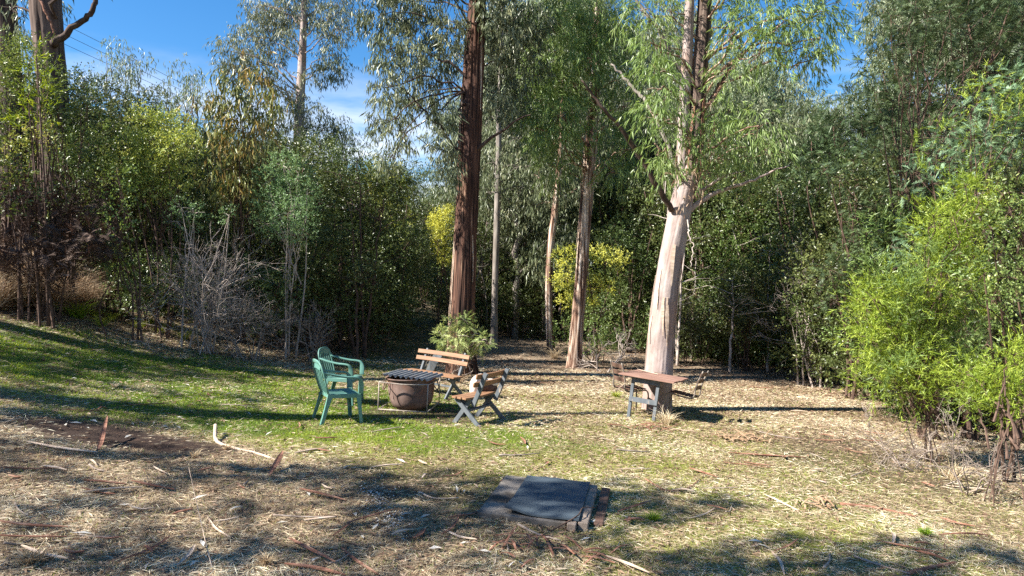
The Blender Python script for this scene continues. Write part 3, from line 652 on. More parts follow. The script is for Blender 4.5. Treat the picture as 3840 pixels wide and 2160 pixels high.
shrub('glossy_shrub', 'mid green shrub crowding the slope above the bare twiggy bush', 'broad_green', 'broad', grid_blobs(300, 560, 480, 760, 14, 60, 50, 3), 14.6, 1.2, seed=56)
shrub('yellow_shrub', 'yellow green flowering shrub on the slope left of the bronze sapling', 'broad_yellow', 'broad', [(540, 450, 45, 40), (600, 470, 55, 45), (660, 490, 55, 45), (700, 540, 45, 45), (560, 530, 55, 50), (630, 560, 60, 50), (690, 620, 45, 45), (540, 610, 50, 50), (610, 650, 55, 50), (560, 700, 45, 45), (470, 600, 40, 50), (440, 680, 45, 40), (500, 680, 40, 40), (670, 700, 40, 35), (600, 730, 35, 30)], 13.9, 2.6, .5, seed=57)
shrub('bronze_gum_sapling', 'young gum with large drooping bronze tinted leaves on the slope', 'euc_bronze', 'hang', [(870, 300, 50, 50), (930, 260, 60, 50), (990, 300, 50, 50), (820, 360, 50, 50), (890, 380, 60, 50), (960, 390, 60, 50), (1020, 370, 45, 50), (800, 450, 50, 50), (870, 470, 60, 50), (940, 490, 60, 50), (1000, 480, 50, 50), (820, 540, 60, 50), (890, 570, 60, 50), (960, 590, 60, 50), (780, 600, 40, 40), (840, 640, 60, 50), (910, 670, 60, 50), (970, 680, 45, 40), (860, 720, 45, 40), (760, 480, 30, 50)], 15.4, 2.4, .7, 1.4, stems=3, seed=58, cat='tree', srad=.03)
shrub('soft_shrub', 'rounded soft bright green shrub at the lawn edge below the bronze sapling', 'soft_green', 'broad', [(1060, 620, 55, 50), (1120, 650, 50, 50), (1010, 680, 55, 50), (1080, 710, 60, 50), (1150, 730, 45, 50), (1010, 760, 60, 50), (1080, 800, 60, 50), (1150, 810, 45, 50), (1000, 840, 50, 40), (1060, 870, 50, 40), (1130, 880, 40, 35)], 14.6, 1.6, .6, .75, wood='dead_twig', seed=59)
shrub('columnar_shrub', 'tall narrow leafy shrub beside the tussocks at the lawn edge', 'broad_green', 'broad', [(440, 660, 30, 50), (450, 740, 40, 50), (400, 790, 32, 45), (470, 810, 32, 45), (430, 880, 45, 45), (400, 950, 36, 40), (460, 960, 40, 40), (430, 1030, 40, 35)], 12.6, 1.3, .25, 1.25, seed=60)
shrub('dark_shrub', 'dark dense shrub with yellowish tips left of the grassy path', 'broad_dark', 'broad', grid_blobs(1180, 1560, 640, 1180, 42, 62, 58, 4) + [(1200, 560, 60, 50), (1290, 590, 60, 50)], 18.5, 1.4, seed=61, stems=9, extra=('broad_yellow', 'broad', [(1440, 640, 45, 35), (1500, 680, 45, 35), (1400, 690, 40, 35), (1540, 740, 35, 30), (1460, 770, 40, 30), (1520, 830, 30, 30)], 1.2, 1.0))
shrub('dark_shrub', 'dark leafy shrub behind the soft bright green rounded one', 'broad_dark', 'broad', grid_blobs(940, 1300, 760, 1180, 28, 60, 56, 5), 17.0, 1.3, seed=62, stems=9)
shrub('dark_shrub', 'dark low shrub behind the bare twiggy bush', 'broad_dark', 'broad', grid_blobs(520, 900, 760, 1150, 26, 60, 50, 6), 15.8, 1.1, seed=63, stems=8)
shrub('fern_bush', 'ferny pale green bush growing at the foot of the red brown stringybark', 'fern', 'feather', [(1690, 1215, 40, 28), (1740, 1200, 36, 24), (1660, 1260, 36, 32), (1720, 1260, 46, 34), (1780, 1250, 36, 30), (1810, 1275, 28, 24), (1680, 1300, 36, 26), (1750, 1300, 40, 26), (1795, 1310, 30, 22)], 14.1, 4.0, .3, 1.05, wood='dead_twig', seed=64, cat='bush', srad=.012)
shrub('fern_skirt', 'tangle of dry brown fronds under the ferny bush at the stringybark', 'dead_fern', 'feather', [(1700, 1360, 36, 26), (1750, 1370, 36, 26), (1770, 1340, 28, 26), (1720, 1400, 40, 14)], 14.5, 1.4, .2, 1.0, wood='dead_twig', seed=65, cat='dead fern', srad=.01)
shrub('yellow_wattle', 'wattle covered in yellow blossom behind the slender peeling gum', 'broad_green', 'broad', [(2120, 980, 45, 40), (2200, 1000, 50, 45), (2280, 980, 50, 45), (2130, 1060, 50, 40), (2210, 1080, 55, 45), (2290, 1070, 50, 45), (2180, 1150, 60, 45), (2260, 1160, 60, 45), (2320, 1130, 45, 45)], 19.0, 1.0, .6, seed=66, cat='tree',
      extra=('wattle_flower', 'broad', [(2110, 960, 35, 26), (2170, 940, 35, 24), (2240, 950, 40, 28), (2300, 960, 36, 26), (2330, 990, 22, 18), (2100, 1050, 36, 24), (2150, 1080, 40, 28), (2230, 1070, 40, 26), (2280, 1080, 36, 24), (2130, 1130, 34, 22), (2200, 1140, 34, 24), (2340, 960, 18, 14), (2120, 1010, 26, 22)], 1.9, .8))
shrub('yellow_wattle', 'small wattle in yellow blossom beside the path, just past the stringybark', 'broad_yellow', 'broad', [(1650, 830, 36, 36), (1640, 900, 30, 36), (1665, 960, 26, 40), (1680, 860, 30, 40)], 22, .7, .3, seed=67, cat='tree', extra=('wattle_flower', 'broad', [(1650, 820, 34, 30), (1660, 880, 30, 30), (1645, 930, 26, 26), (1670, 970, 22, 30), (1630, 850, 24, 24), (1680, 800, 24, 20)], 3.0, .9))
shrub('clearing_shrub', 'low green shrub around the foot of the slender peeling gum', 'broad_green', 'broad', [(2110, 1230, 40, 30), (2230, 1240, 50, 40), (2290, 1250, 45, 40), (2260, 1300, 55, 35), (2100, 1280, 30, 30), (2200, 1310, 40, 24), (2330, 1290, 30, 24)], 18.2, 1.2, .4, seed=68)
shrub('clearing_shrub', 'leafy dark shrub at the wood edge right of the pale gum trunk', 'broad_dark', 'broad', grid_blobs(2660, 2920, 1020, 1310, 20, 48, 44, 8), 18.8, 1.5, seed=69, stems=8)
shrub('clearing_shrub', 'sparse pale stemmed shrub at the wood edge near the lime bush', 'broad_green', 'broad', [(3010, 1060, 40, 30), (3060, 1100, 40, 30), (2990, 1150, 40, 36), (3050, 1180, 45, 36), (3110, 1170, 36, 36), (3010, 1230, 40, 36), (3080, 1250, 40, 36), (2960, 1200, 30, 30)], 16.6, .9, .4, base=(P(3040, 1390, 16.6)), wood='dead_twig', seed=70, srad=.03)
# right-hand side
shrub('lime_bush', 'big lime green feathery bush at the right edge of the clearing', 'lime', 'needle',
      [(3270, 1120, 45, 40), (3330, 1080, 40, 45), (3390, 1120, 45, 45), (3250, 1200, 45, 50), (3310, 1200, 50, 50), (3380, 1210, 50, 50), (3450, 1180, 50, 50), (3270, 1290, 45, 50), (3340, 1300, 55, 50), (3235, 1130, 35, 40), (3230, 1260, 34, 45), (3275, 1420, 40, 40), (3420, 1300, 55, 55), (3490, 1270, 50, 50), (3310, 1380, 45, 45), (3380, 1400, 50, 50), (3460, 1390, 55, 50), (3540, 1360, 50, 50), (3360, 1460, 40, 35), (3440, 1470, 50, 40), (3520, 1460, 50, 45),
       (3480, 860, 40, 50), (3530, 920, 50, 50), (3490, 980, 50, 50), (3570, 840, 40, 60), (3620, 770, 36, 60), (3660, 720, 34, 50), (3600, 940, 45, 50), (3540, 1040, 50, 50), (3480, 1080, 45, 45), (3600, 1050, 50, 50), (3660, 850, 36, 50), (3640, 990, 40, 60), (3620, 700, 26, 40), (3700, 790, 30, 50), (3560, 1150, 50, 50), (3640, 1150, 50, 60), (3500, 810, 24, 34)],
      8.9, 3.6, .55, 1.0, base=P(3480, 1600, 9.0), extra=('broad_green', 'needle', grid_blobs(3240, 3660, 820, 1440, 26, 55, 50, 55), 1.6, .9), seed=71, stems=7, shell=.3, wood='brown_twig', cat='bush', srad=.009)
shrub('lime_bush', 'smaller lime green feathery bush with bare low twigs at the clearing corner', 'lime', 'needle', [(3620, 1400, 50, 45), (3690, 1460, 50, 45), (3760, 1430, 50, 45), (3820, 1500, 50, 50), (3660, 1510, 45, 40), (3740, 1530, 50, 40), (3800, 1330, 45, 40), (3840, 1420, 45, 50), (3880, 1340, 50, 60), (3900, 1500, 60, 60)], 7.7, 4.0, .45, .9, base=P(3790, 1830, 7.2), seed=72, stems=6, shell=.3, wood='brown_twig', cat='bush', srad=.008)
shrub('glossy_shrub', 'blue green glossy leaved shrub spilling over the lime green bushes', 'broad_green', 'broad', [(3720, 860, 50, 50), (3780, 800, 55, 50), (3830, 900, 50, 60), (3740, 960, 55, 50), (3690, 1030, 50, 40), (3780, 1040, 60, 50), (3640, 1090, 45, 35), (3720, 1110, 55, 40), (3800, 1130, 50, 45), (3840, 1020, 50, 60), (3830, 720, 50, 60), (3760, 730, 45, 45), (3800, 1240, 40, 40), (3700, 1290, 24, 30), (3890, 850, 60, 90), (3890, 1080, 60, 90)], 7.9, 1.3, .35, .8, base=P(3900, 1700, 8.2), seed=73, stems=5)
shrub('blue_wattle', 'blue green feathery wattle with yellowish tips behind the lime bush', 'wattle_blue', 'feather', [(3720, 330, 60, 50), (3790, 300, 60, 60), (3640, 420, 60, 50), (3720, 430, 65, 50), (3800, 430, 60, 60), (3560, 500, 60, 45), (3640, 530, 65, 50), (3720, 550, 65, 50), (3800, 560, 60, 60), (3480, 580, 55, 40), (3560, 610, 65, 45), (3640, 640, 60, 45), (3430, 650, 50, 35), (3500, 690, 55, 40), (3580, 710, 50, 40), (3400, 720, 40, 30), (3340, 930, 45, 45), (3390, 880, 40, 40), (3420, 960, 45, 50), (3350, 1010, 40, 40), (3850, 300, 60, 80), (3850, 500, 60, 80)], 10.6, 1.5, .6, 1.15, base=P(3650, 1500, 10.8), seed=74, stems=5, cat='tree', extra=('lime', 'needle', [(3700, 300, 40, 30), (3770, 350, 45, 35), (3640, 390, 35, 25), (3760, 450, 40, 30), (3540, 480, 35, 22), (3700, 500, 35, 25), (3820, 420, 35, 40), (3590, 560, 30, 20), (3480, 640, 30, 20), (3420, 560, 30, 20), (3800, 600, 35, 30), (3660, 600, 35, 25)], 1.6, 1.0), srad=.03)
shrub('dark_wattle', 'tall very dark feathery wattle reaching above the blue green one', 'wattle_dark', 'feather', [(3340, 60, 60, 50), (3410, 100, 65, 55), (3480, 60, 65, 55), (3360, 170, 60, 50), (3440, 190, 60, 50), (3310, 270, 60, 50), (3380, 290, 60, 50), (3280, 350, 60, 45), (3350, 380, 60, 50), (3430, 320, 50, 50), (3540, 120, 60, 55), (3560, 40, 60, 60), (3620, 110, 60, 60), (3690, 60, 70, 60), (3760, 120, 70, 60), (3680, 190, 60, 50), (3310, 480, 60, 50), (3400, 500, 50, 50), (3840, 60, 80, 80), (3300, 560, 60, 50), (3370, 600, 60, 40), (3440, -60, 120, 80), (3650, -60, 120, 80), (3820, -80, 120, 80), (3840, 200, 60, 60)], 13.2, 1.5, .8, 1.4, base=P(3430, 1400, 13.4), seed=75, stems=6, cat='tree', srad=.045)
shrub('dark_wattle', 'dark feathery wattle tree at the wood edge behind the lime bush', 'wattle_dark', 'feather', grid_blobs(3080, 3330, 560, 1180, 26, 58, 52, 9), 14.6, 1.4, .9, 1.35, base=P(3230, 1400, 14.8), seed=76, stems=7, cat='tree', srad=.03)
shrub('dark_shrub', 'dark leafy shrub in shade behind the low twigs of the lime bush', 'broad_dark', 'broad', grid_blobs(3240, 3700, 1150, 1480, 22, 60, 55, 10), 10.6, 1.0, .6, base=P(3500, 1560, 10.8), seed=77, stems=6)
for i_, (x0_, x1_, y0_, y1_, d_, lab_) in enumerate([(440, 700, 960, 1150, 14.3, 'low dark undergrowth left of the leafless pale grey bush'), (820, 1120, 1000, 1210, 15.2, 'low dark undergrowth right of the leafless pale grey bush'), (1120, 1420, 1000, 1240, 16.6, 'low dark undergrowth where the lawn meets the grassy path'), (1780, 2050, 1050, 1240, 23.5, 'low dark undergrowth beyond the thin grey gum'), (2500, 2680, 1080, 1290, 19.6, 'low dark undergrowth right behind the pale gum'), (2880, 3180, 1120, 1330, 18.0, 'low dark undergrowth behind the sparse pale stemmed shrub')]):
    shrub('undergrowth_shrub', lab_, 'broad_dark', 'broad', grid_blobs(x0_, x1_, y0_, y1_, 15, 55, 45, 700 + i_), d_, 1.3, .5, 1.1, seed=720 + i_, stems=5)
# the leafless bush: nothing but pale forking twigs
def bare_bush(name, label, base, h, spread, n0, mat, seed, levels=4, tilt=.55, cat='bush', r0=.022, kids=(3, 4, 3), group=None):
    r = np.random.default_rng(seed); base = np.array([base[0], base[1], float(gz(base[0], base[1]))]); t = thing(name, label, cat, base, 0, group)
    p = base + np.concatenate([.12 * r.normal(size=(n0, 2)) * spread, np.zeros((n0, 1))], 1); d = unit(np.concatenate([tilt * r.normal(size=(n0, 2)), np.ones((n0, 1))], 1)); L = h * .36 * (.7 + .6 * r.random(n0)); R = np.full(n0, r0)
    parts = []
    for lv in range(levels):
        e = p + d * L[:, None]; parts.append(twigs(r, p, e, R, R * .6, .16))
        if lv == levels - 1: break
        k = kids[min(lv, len(kids) - 1)]; f0 = .45 + .55 * r.random((len(p), k)); 
        np_ = (p[:, None] + (e - p)[:, None] * f0[..., None]).reshape(-1, 3); nd = unit(rep(d, k) * .8 + spread * .62 * r.normal(size=(len(p) * k, 3)) + np.array([0, 0, .12]))
        L = rep(L, k) * (.5 + .3 * r.random(len(nd))); R = np.maximum(rep(R, k) * .55, .0028); p = np_; d = nd
    n_ = 0; VV = []; FF = []
    for v, f in parts: VV.append(v); FF.append(f + n_); n_ += len(v)
    obj('twigs', np.vstack(VV), np.concatenate(FF), M[mat], t); return t
bare_bush('bare_bush', 'leafless bush of pale grey forking twigs at the lawn edge', P(760, 1235, 13.4), 2.9, 1.0, 9, 'dead_twig', 81, 5, .38, kids=(4, 4, 3, 3), r0=.017)
bare_bush('bare_bush', 'leafless bush of thin brown twigs right of the pale grey one', P(930, 1275, 13.8), 2.4, .9, 8, 'twig', 82, 5, .3, kids=(3, 4, 3, 3), r0=.015)
bare_bush('bare_bush', 'leafless brushy shrub of fine grey twigs at the wood edge', P(3060, 1385, 17.2), 4.2, .7, 7, 'dead_twig', 83, 5, .22, kids=(4, 4, 3, 3))
bare_bush('bare_bush', 'tangle of bare low twigs under the lime green bush', P(3430, 1540, 8.7), 1.0, 1.2, 7, 'twig', 84, 4, .9, kids=(3, 3, 3), r0=.010)
bare_bush('bare_bush', 'tangle of bare twigs at the foot of the smaller lime bush', P(3640, 1680, 7.7), 1.1, 1.1, 7, 'twig', 85, 4, .7, kids=(3, 3, 3), r0=.010)
bare_bush('bare_bush', 'dead white branching twigs behind the slatted chair by the table', P(2270, 1330, 17.0), 1.4, 1.0, 5, 'dead_twig', 86, 4, .6, kids=(4, 3, 3))
bare_bush('bare_bush', 'thin dead twigs standing below the dark shrub at the path', P(1180, 1290, 15.0), 1.7, .9, 7, 'twig', 87, 4, .4, kids=(4, 3, 3))
shrub('grey_shrub', 'greyish soft leaved shrub above the leafless pale grey twigs', 'soft_green', 'broad', [(680, 780, 50, 34), (730, 800, 50, 34), (660, 830, 40, 30), (860, 810, 40, 30), (700, 860, 40, 26)], 13.6, .8, .3, .7, base=P(740, 1230, 13.8), stems=5, wood='dead_twig', seed=88)
shrub('dead_bracken', 'dark mound of dead brown bracken on the bank', 'dead_fern', 'feather', grid_blobs(-40, 400, 700, 1030, 44, 62, 48, 12), 12.4, 2.4, .6, 1.5, wood='brown_twig', seed=89, stems=6, cat='bracken')

# ------------------------------------------------------------------ the wood behind: a few kinds, copied tree by tree
def template(name, label, cat, group, h, cr, z0, kind, mat, wood, nb, s, cover, seed, stems=1, tr=.07, lean=.1):
    r = np.random.default_rng(seed); t = thing(name, label, cat, (0, 0, 0), 0, group)
    per, L, Wd, sp = KP[kind]; L *= s; Wd *= s; sp *= s; la = L * Wd * .52
    bb = []
    for i in range(nb):
        f = (i + r.random()) / nb; z = z0 + (h - z0) * f; w = cr * (.35 + .75 * math.sin(math.pi * min(1, .15 + .8 * f)) ** .8)
        a = r.random() * 6.283; q = w * math.sqrt(r.random()); br = cr * (.26 + .2 * r.random())
        bb.append([q * math.cos(a), q * math.sin(a), z, br, br, br * .85, cover * math.pi * br * br * .85 / la / per])
    bb = np.array(bb); wd = []
    for k in range(stems):
        a = r.random() * 6.283; e = np.array([lean * h * math.cos(a) * r.random(), lean * h * math.sin(a) * r.random(), h * .93])
        p = np.array([[*(.15 * r.normal(size=2) * (stems > 1)), -.3, tr * 1.3], [*(e[:2] * .3), h * .3, tr], [*(e[:2] * .6), h * .6, tr * .7], [*e, .01]])
        s_ = spline(p, 16); s_[1:, :2] += .03 * h / 5 * r.normal(size=(15, 2)); wd.append(tube(s_[:, :3], np.maximum(s_[:, 3], .006), 7))
        if k == 0: path = p
    wd += sum(limbs_to_blobs(r, path, bb, .03, h * .08, .5), [])
    v, f = join(wd); obj('trunk', v, f, M[wood], t, None, True, False)
    V, F, va = foliage(r, bb, kind, per, L, Wd, sp); obj('crown', V, F, M[mat], t, {'var': va}, False, False)
    return t
TP = {
 'bushA': template('understorey_tree', 'dark green leafy understorey tree in the wood', 'tree', 'understorey trees in the wood', 5.0, 1.5, .15, 'broad', 'broad_dark', 'brown_twig', 26, 1.5, 1.5, 201, 4, .035, .25),
 'bushB': template('understorey_tree', 'mid green understorey tree in the wood', 'tree', 'mid green understorey trees in the wood', 4.6, 1.4, .3, 'broad', 'broad_green', 'brown_twig', 22, 1.4, 1.3, 202, 4, .035, .3),
 'wattle': template('wattle_tree', 'dark feathery wattle in the wood', 'tree', 'feathery wattles in the wood', 8.0, 2.0, 1.8, 'feather', 'wattle_dark', 'brown_twig', 30, 1.9, 1.4, 203, 2, .06, .12),
 'gum': template('forest_gum_tree', 'tall drooping leaved gum in the wood', 'tree', 'tall gums in the wood', 15.0, 2.6, 4.5, 'hang', 'euc_far', 'mixed_bark', 44, 1.6, 1.6, 204, 1, .17, .05),
 'gumB': template('forest_gum_tree', 'grey green open crowned gum in the wood', 'tree', 'open gums in the wood', 12.0, 2.2, 2.5, 'hang', 'euc_olive', 'grey_bark', 34, 1.5, 1.5, 205, 1, .12, .06),
 'sapl': template('gum_sapling', 'wispy young gum showing against the sky', 'tree', 'wispy gum saplings', 7.0, .9, 2.0, 'hang', 'euc_far', 'grey_bark', 16, 1.35, .75, 206, 2, .04, .05),
}
used = set()
KIND = dict(bushA='dark green leafy understorey tree', bushB='mid green leafy understorey tree', wattle='dark feathery wattle', gum='tall drooping leaved gum', gumB='open grey green gum', sapl='wispy young gum')
def put(kind, px, d, sc=1.0, rz=None, dz=0):
    x = (px - 1920) / FPX * d; y = d; loc = (x, y, float(gz(x, y)) + dz); rz = rng.random() * 6.283 if rz is None else rz
    s3 = (sc * (.9 + .2 * rng.random()), sc * (.9 + .2 * rng.random()), sc)
    t = TP[kind]
    reg = 'on the slope above the lawn' if px < 1345 else 'beside the far end of the grassy path' if px < 1745 else 'behind the slender peeling gum' if px < 2420 else 'in the wood behind the table' if px < 3150 else 'behind the lime green bush'
    lab = KIND[kind] + ' ' + reg; grp = KIND[kind] + 's ' + reg
    if kind not in used:
        used.add(kind); t.location = loc; t.rotation_euler = (0, 0, rz); t.scale = s3; return tag(t, lab, None, grp)
    return dup(t, loc, rz, s3, lab, grp)
# slope on the left, behind the named shrubs: heights follow the skyline
SKX = [0, 150, 230, 300, 400, 500, 600, 700, 800, 900, 1000, 1100, 1200, 1300, 1350, 1400, 1450, 1500, 1600, 1690]
SKY_ = [180, 230, 260, 310, 330, 360, 400, 420, 430, 430, 430, 440, 460, 510, 560, 600, 620, 640, 650, 640]
HT = dict(bushA=5.4, bushB=5.0, wattle=8.6, gum=16, gumB=12.8, sapl=7.4)
def put_top(kind, px, d, top, wide=1.0):
    x = (px - 1920) / FPX * d; h = CAMH + (HOR - top) / FPX * d - float(gz(x, d)); sc = max(.25, h / HT[kind]); o = put(kind, px, d, sc)
    k = max(1.0, wide * .95 / sc) if sc < .95 else 1.0; o.scale = (o.scale[0] * k, o.scale[1] * k, o.scale[2]); return o
q = np.random.default_rng(19)
for px, d, k in [(30, 17, 'bushA'), (160, 18, 'bushA'), (300, 18.5, 'bushB'), (430, 19, 'bushA'), (560, 19.5, 'bushA'), (690, 19.5, 'bushA'), (820, 20, 'bushB'), (940, 20.5, 'bushA'), (1060, 21, 'bushA'), (1180, 21.5, 'bushA'), (1290, 22, 'bushB'), (1390, 22.5, 'bushA'), (1480, 24, 'bushA'), (120, 22, 'bushA'), (360, 23, 'bushA'), (620, 24, 'bushA'), (880, 25, 'bushA'), (1120, 26, 'bushA'), (1330, 27, 'bushB'), (250, 20.5, 'wattle'), (760, 23, 'wattle'), (1000, 24, 'wattle'), (1250, 25, 'wattle'), (1000, 18, 'bushA'), (1200, 18.6, 'bushA'), (1420, 20.5, 'bushA'), (600, 16.8, 'bushA'), (420, 16.5, 'bushA'), (500, 22, 'bushB'), (730, 21.5, 'bushA')]:
    put_top(k, px, d, np.interp(px, SKX, SKY_) + 25 + 70 * q.random())
for px, d, tp in [(420, 26, 130), (470, 27, 150), (520, 26.5, 170), (690, 28, 210), (720, 27, 230), (640, 28, 290), (360, 27, 250), (860, 27, 300), (1030, 30, 380), (1280, 30, 420), (1340, 31, 480), (300, 24, 270), (590, 30, 310), (780, 29, 330)]: put_top('sapl', px, d, tp, .6)
# both sides and end of the path
for px, d, k, s in [(1370, 26, 'bushA', 1.0), (1440, 30, 'bushA', 1.05), (1520, 34, 'bushA', 1.0), (1590, 40, 'bushA', 1.1), (1660, 42, 'bushA', 1.15), (1730, 34, 'bushA', 1.1), (1540, 46, 'bushB', 1.1), (1640, 48, 'bushA', 1.3), (1480, 40, 'bushB', 1.1), (1400, 36, 'bushB', 1.2), (1560, 38, 'bushA', .9), (1630, 36, 'bushA', .8), (1590, 33, 'bushA', .62), (1680, 31, 'bushA', .7), (1600, 52, 'bushA', 1.5), (1500, 54, 'bushA', 1.4), (1700, 54, 'bushA', 1.4)]: put(k, px, d, s)
# the wood to the right
for px, d, k, s in [(1760, 27, 'bushA', 1.1), (1800, 24, 'bushA', .85), (1830, 30, 'bushB', 1.2), (1900, 26, 'bushA', 1.1), (1960, 25, 'bushB', .9), (2010, 27, 'bushA', 1.15), (2080, 26, 'bushA', 1.1), (2160, 24.5, 'bushA', 1.0), (2240, 25, 'bushB', 1.1), (2320, 24, 'bushA', 1.15), (2400, 24.5, 'bushA', 1.1), (2360, 21.5, 'bushA', .8), (2480, 23, 'bushA', 1.1), (2570, 22, 'bushA', 1.1), (2650, 21.5, 'bushA', 1.15), (2740, 21, 'bushB', 1.0), (2830, 21, 'bushA', 1.15), (2910, 20.5, 'bushA', 1.05), (3000, 19.5, 'bushA', 1.1), (3090, 18.5, 'bushA', 1.1), (3180, 17, 'bushA', 1.05), (3280, 16, 'bushA', 1.0), (3380, 14.5, 'bushA', .95), (3500, 13, 'bushB', .85), (3620, 12.4, 'bushA', .9), (3740, 11.8, 'bushA', .85), (3850, 11, 'bushA', .85),
                    (1850, 34, 'wattle', 1.1), (1980, 31, 'wattle', 1.1), (2120, 30, 'wattle', 1.15), (2300, 29, 'wattle', 1.15), (2440, 28, 'wattle', 1.1), (2580, 26.5, 'wattle', 1.1), (2700, 25, 'wattle', 1.1), (2820, 24, 'wattle', 1.05), (2920, 23, 'wattle', 1.0), (3030, 22, 'wattle', .95), (3130, 20.5, 'wattle', .9), (3240, 19, 'wattle', .95), (3500, 17, 'wattle', 1.2), (3700, 16, 'wattle', 1.25), (3900, 14, 'wattle', 1.1)]: put(k, px, d, s)
for px, d, k, s in [(1790, 40, 'gum', .85), (1880, 32, 'gum', .95), (2000, 34, 'gum', 1.0), (2130, 33, 'gum', 1.05), (2330, 32, 'gum', .9), (2450, 33, 'gum', .85), (2700, 28, 'gum', .75), (2820, 27, 'gum', .72), (2930, 26, 'gum', .66), (3030, 25, 'gum', .58), (3120, 26, 'gum', .50), (3230, 26, 'gumB', .50), (3420, 24, 'gum', .9), (3600, 23, 'gum', 1.0), (3800, 22, 'gum', 1.0), (2050, 24, 'gumB', .9), (1930, 23.5, 'gumB', .8), (2250, 27, 'gumB', .95), (2400, 26, 'gumB', .8), (2640, 23, 'gumB', .75), (2780, 22.6, 'gumB', .68), (2880, 22.2, 'gumB', .66), (2990, 21.6, 'gumB', .62), (1820, 27, 'gumB', .62), (2160, 39, 'gum', 1.2), (2560, 37, 'gum', 1.1), (3300, 30, 'gum', .52)]: put(k, px, d, s)
# bare poles under the canopy
def pole(px, d, h, lean, seed, mat):
    r = np.random.default_rng(seed); x = (px - 1920) / FPX * d; b = np.array([x, d, float(gz(x, d))])
    t = thing('bare_pole_tree', {'grey_bark': 'thin bare grey stem standing under the canopy', 'brown_twig': 'thin bare dark stem standing under the canopy', 'dead_twig': 'thin bleached dead stem standing under the canopy'}[mat], 'tree', b, 0, {'grey_bark': 'bare grey stems', 'brown_twig': 'bare dark stems', 'dead_twig': 'bleached dead stems'}[mat])
    p = np.array([b + [0, 0, -.2], b + [lean * .3, 0, h * .35], b + [lean * .7, .1, h * .7], b + [lean, .1, h]]); s_ = spline(p, 14); s_[1:, :2] += .02 * r.normal(size=(13, 2))
    v, f = tube(s_, np.linspace(.045, .008, 14), 6); obj('trunk', v, f, M[mat], t, None, True)
    wd = [limb(r, s_[k], s_[k] + np.array([.6 * r.normal(), .6 * r.normal(), .5 * r.random()]), .012, .003, .05, 5, 4) for k in r.integers(4, 13, 9)]
    for w_ in wd: obj('branch', w_[0], w_[1], M[mat], t)
q = np.random.default_rng(5)
for i in range(34):
    px = 950 + 480 * q.random() if i % 3 == 0 else 1760 + 1400 * q.random()
    d = (15.5 + 4 * q.random()) if px < 1500 else ((22 + 4 * q.random()) if px < 2500 else 18.5 + 3 * q.random())
    pole(px, d, 2.5 + 3 * q.random(), .5 * q.normal(), 300 + i, ('brown_twig', 'grey_bark', 'dead_twig')[i % 3])

# gums standing beside the clearing on the sunny side, out of the picture: their crowns dapple the grass
def shade_tree(name, label, base, h, spots, seed, cover=2.6):
    """spots: (ground x, ground y, height above, radius) -> leaf clumps on the way from the sun to that ground"""
    r = np.random.default_rng(seed); b = np.array([base[0], base[1], float(gz(*base))]); t = thing(name, label, 'tree', b, 0, 'gums beside the clearing')
    pp = np.array([[*b[:2], b[2] - .2, .3], [b[0] + .2, b[1], b[2] + h * .4, .24], [b[0] + .4, b[1] + .2, b[2] + h * .75, .15], [b[0] + .5, b[1] + .3, b[2] + h, .03]])
    V, F, rd = bark_trunk(pp, 20, .15, .05, 7, .9, seed % 17, .3); obj('trunk', V, F, M['mixed_bark'], t, {'ridge': rd}, True)
    bb = []
    for gx_, gy_, hz, rr in spots:
        g0 = np.array([gx_, gy_, float(gz(gx_, gy_))]); c = g0 - LDIR * (hz / -LDIR[2]) * 1.0
        bb.append([*c, rr, rr, rr * .7, cover * math.pi * rr * rr * .8 / .0060 / 9])
    bb = np.array(bb); add_branches(t, limbs_to_blobs(r, pp, bb, .02, b[2] + 2.5, .4), M['mixed_bark'])
    V, F, va = foliage(r, bb, 'hang', 9, .20, .045, .10); obj('crown', V, F, M['euc_olive'], t, {'var': va}); return t
def spot_px(px, py, hz, rr): g = G(px, py); return (g[0], g[1], hz, rr)
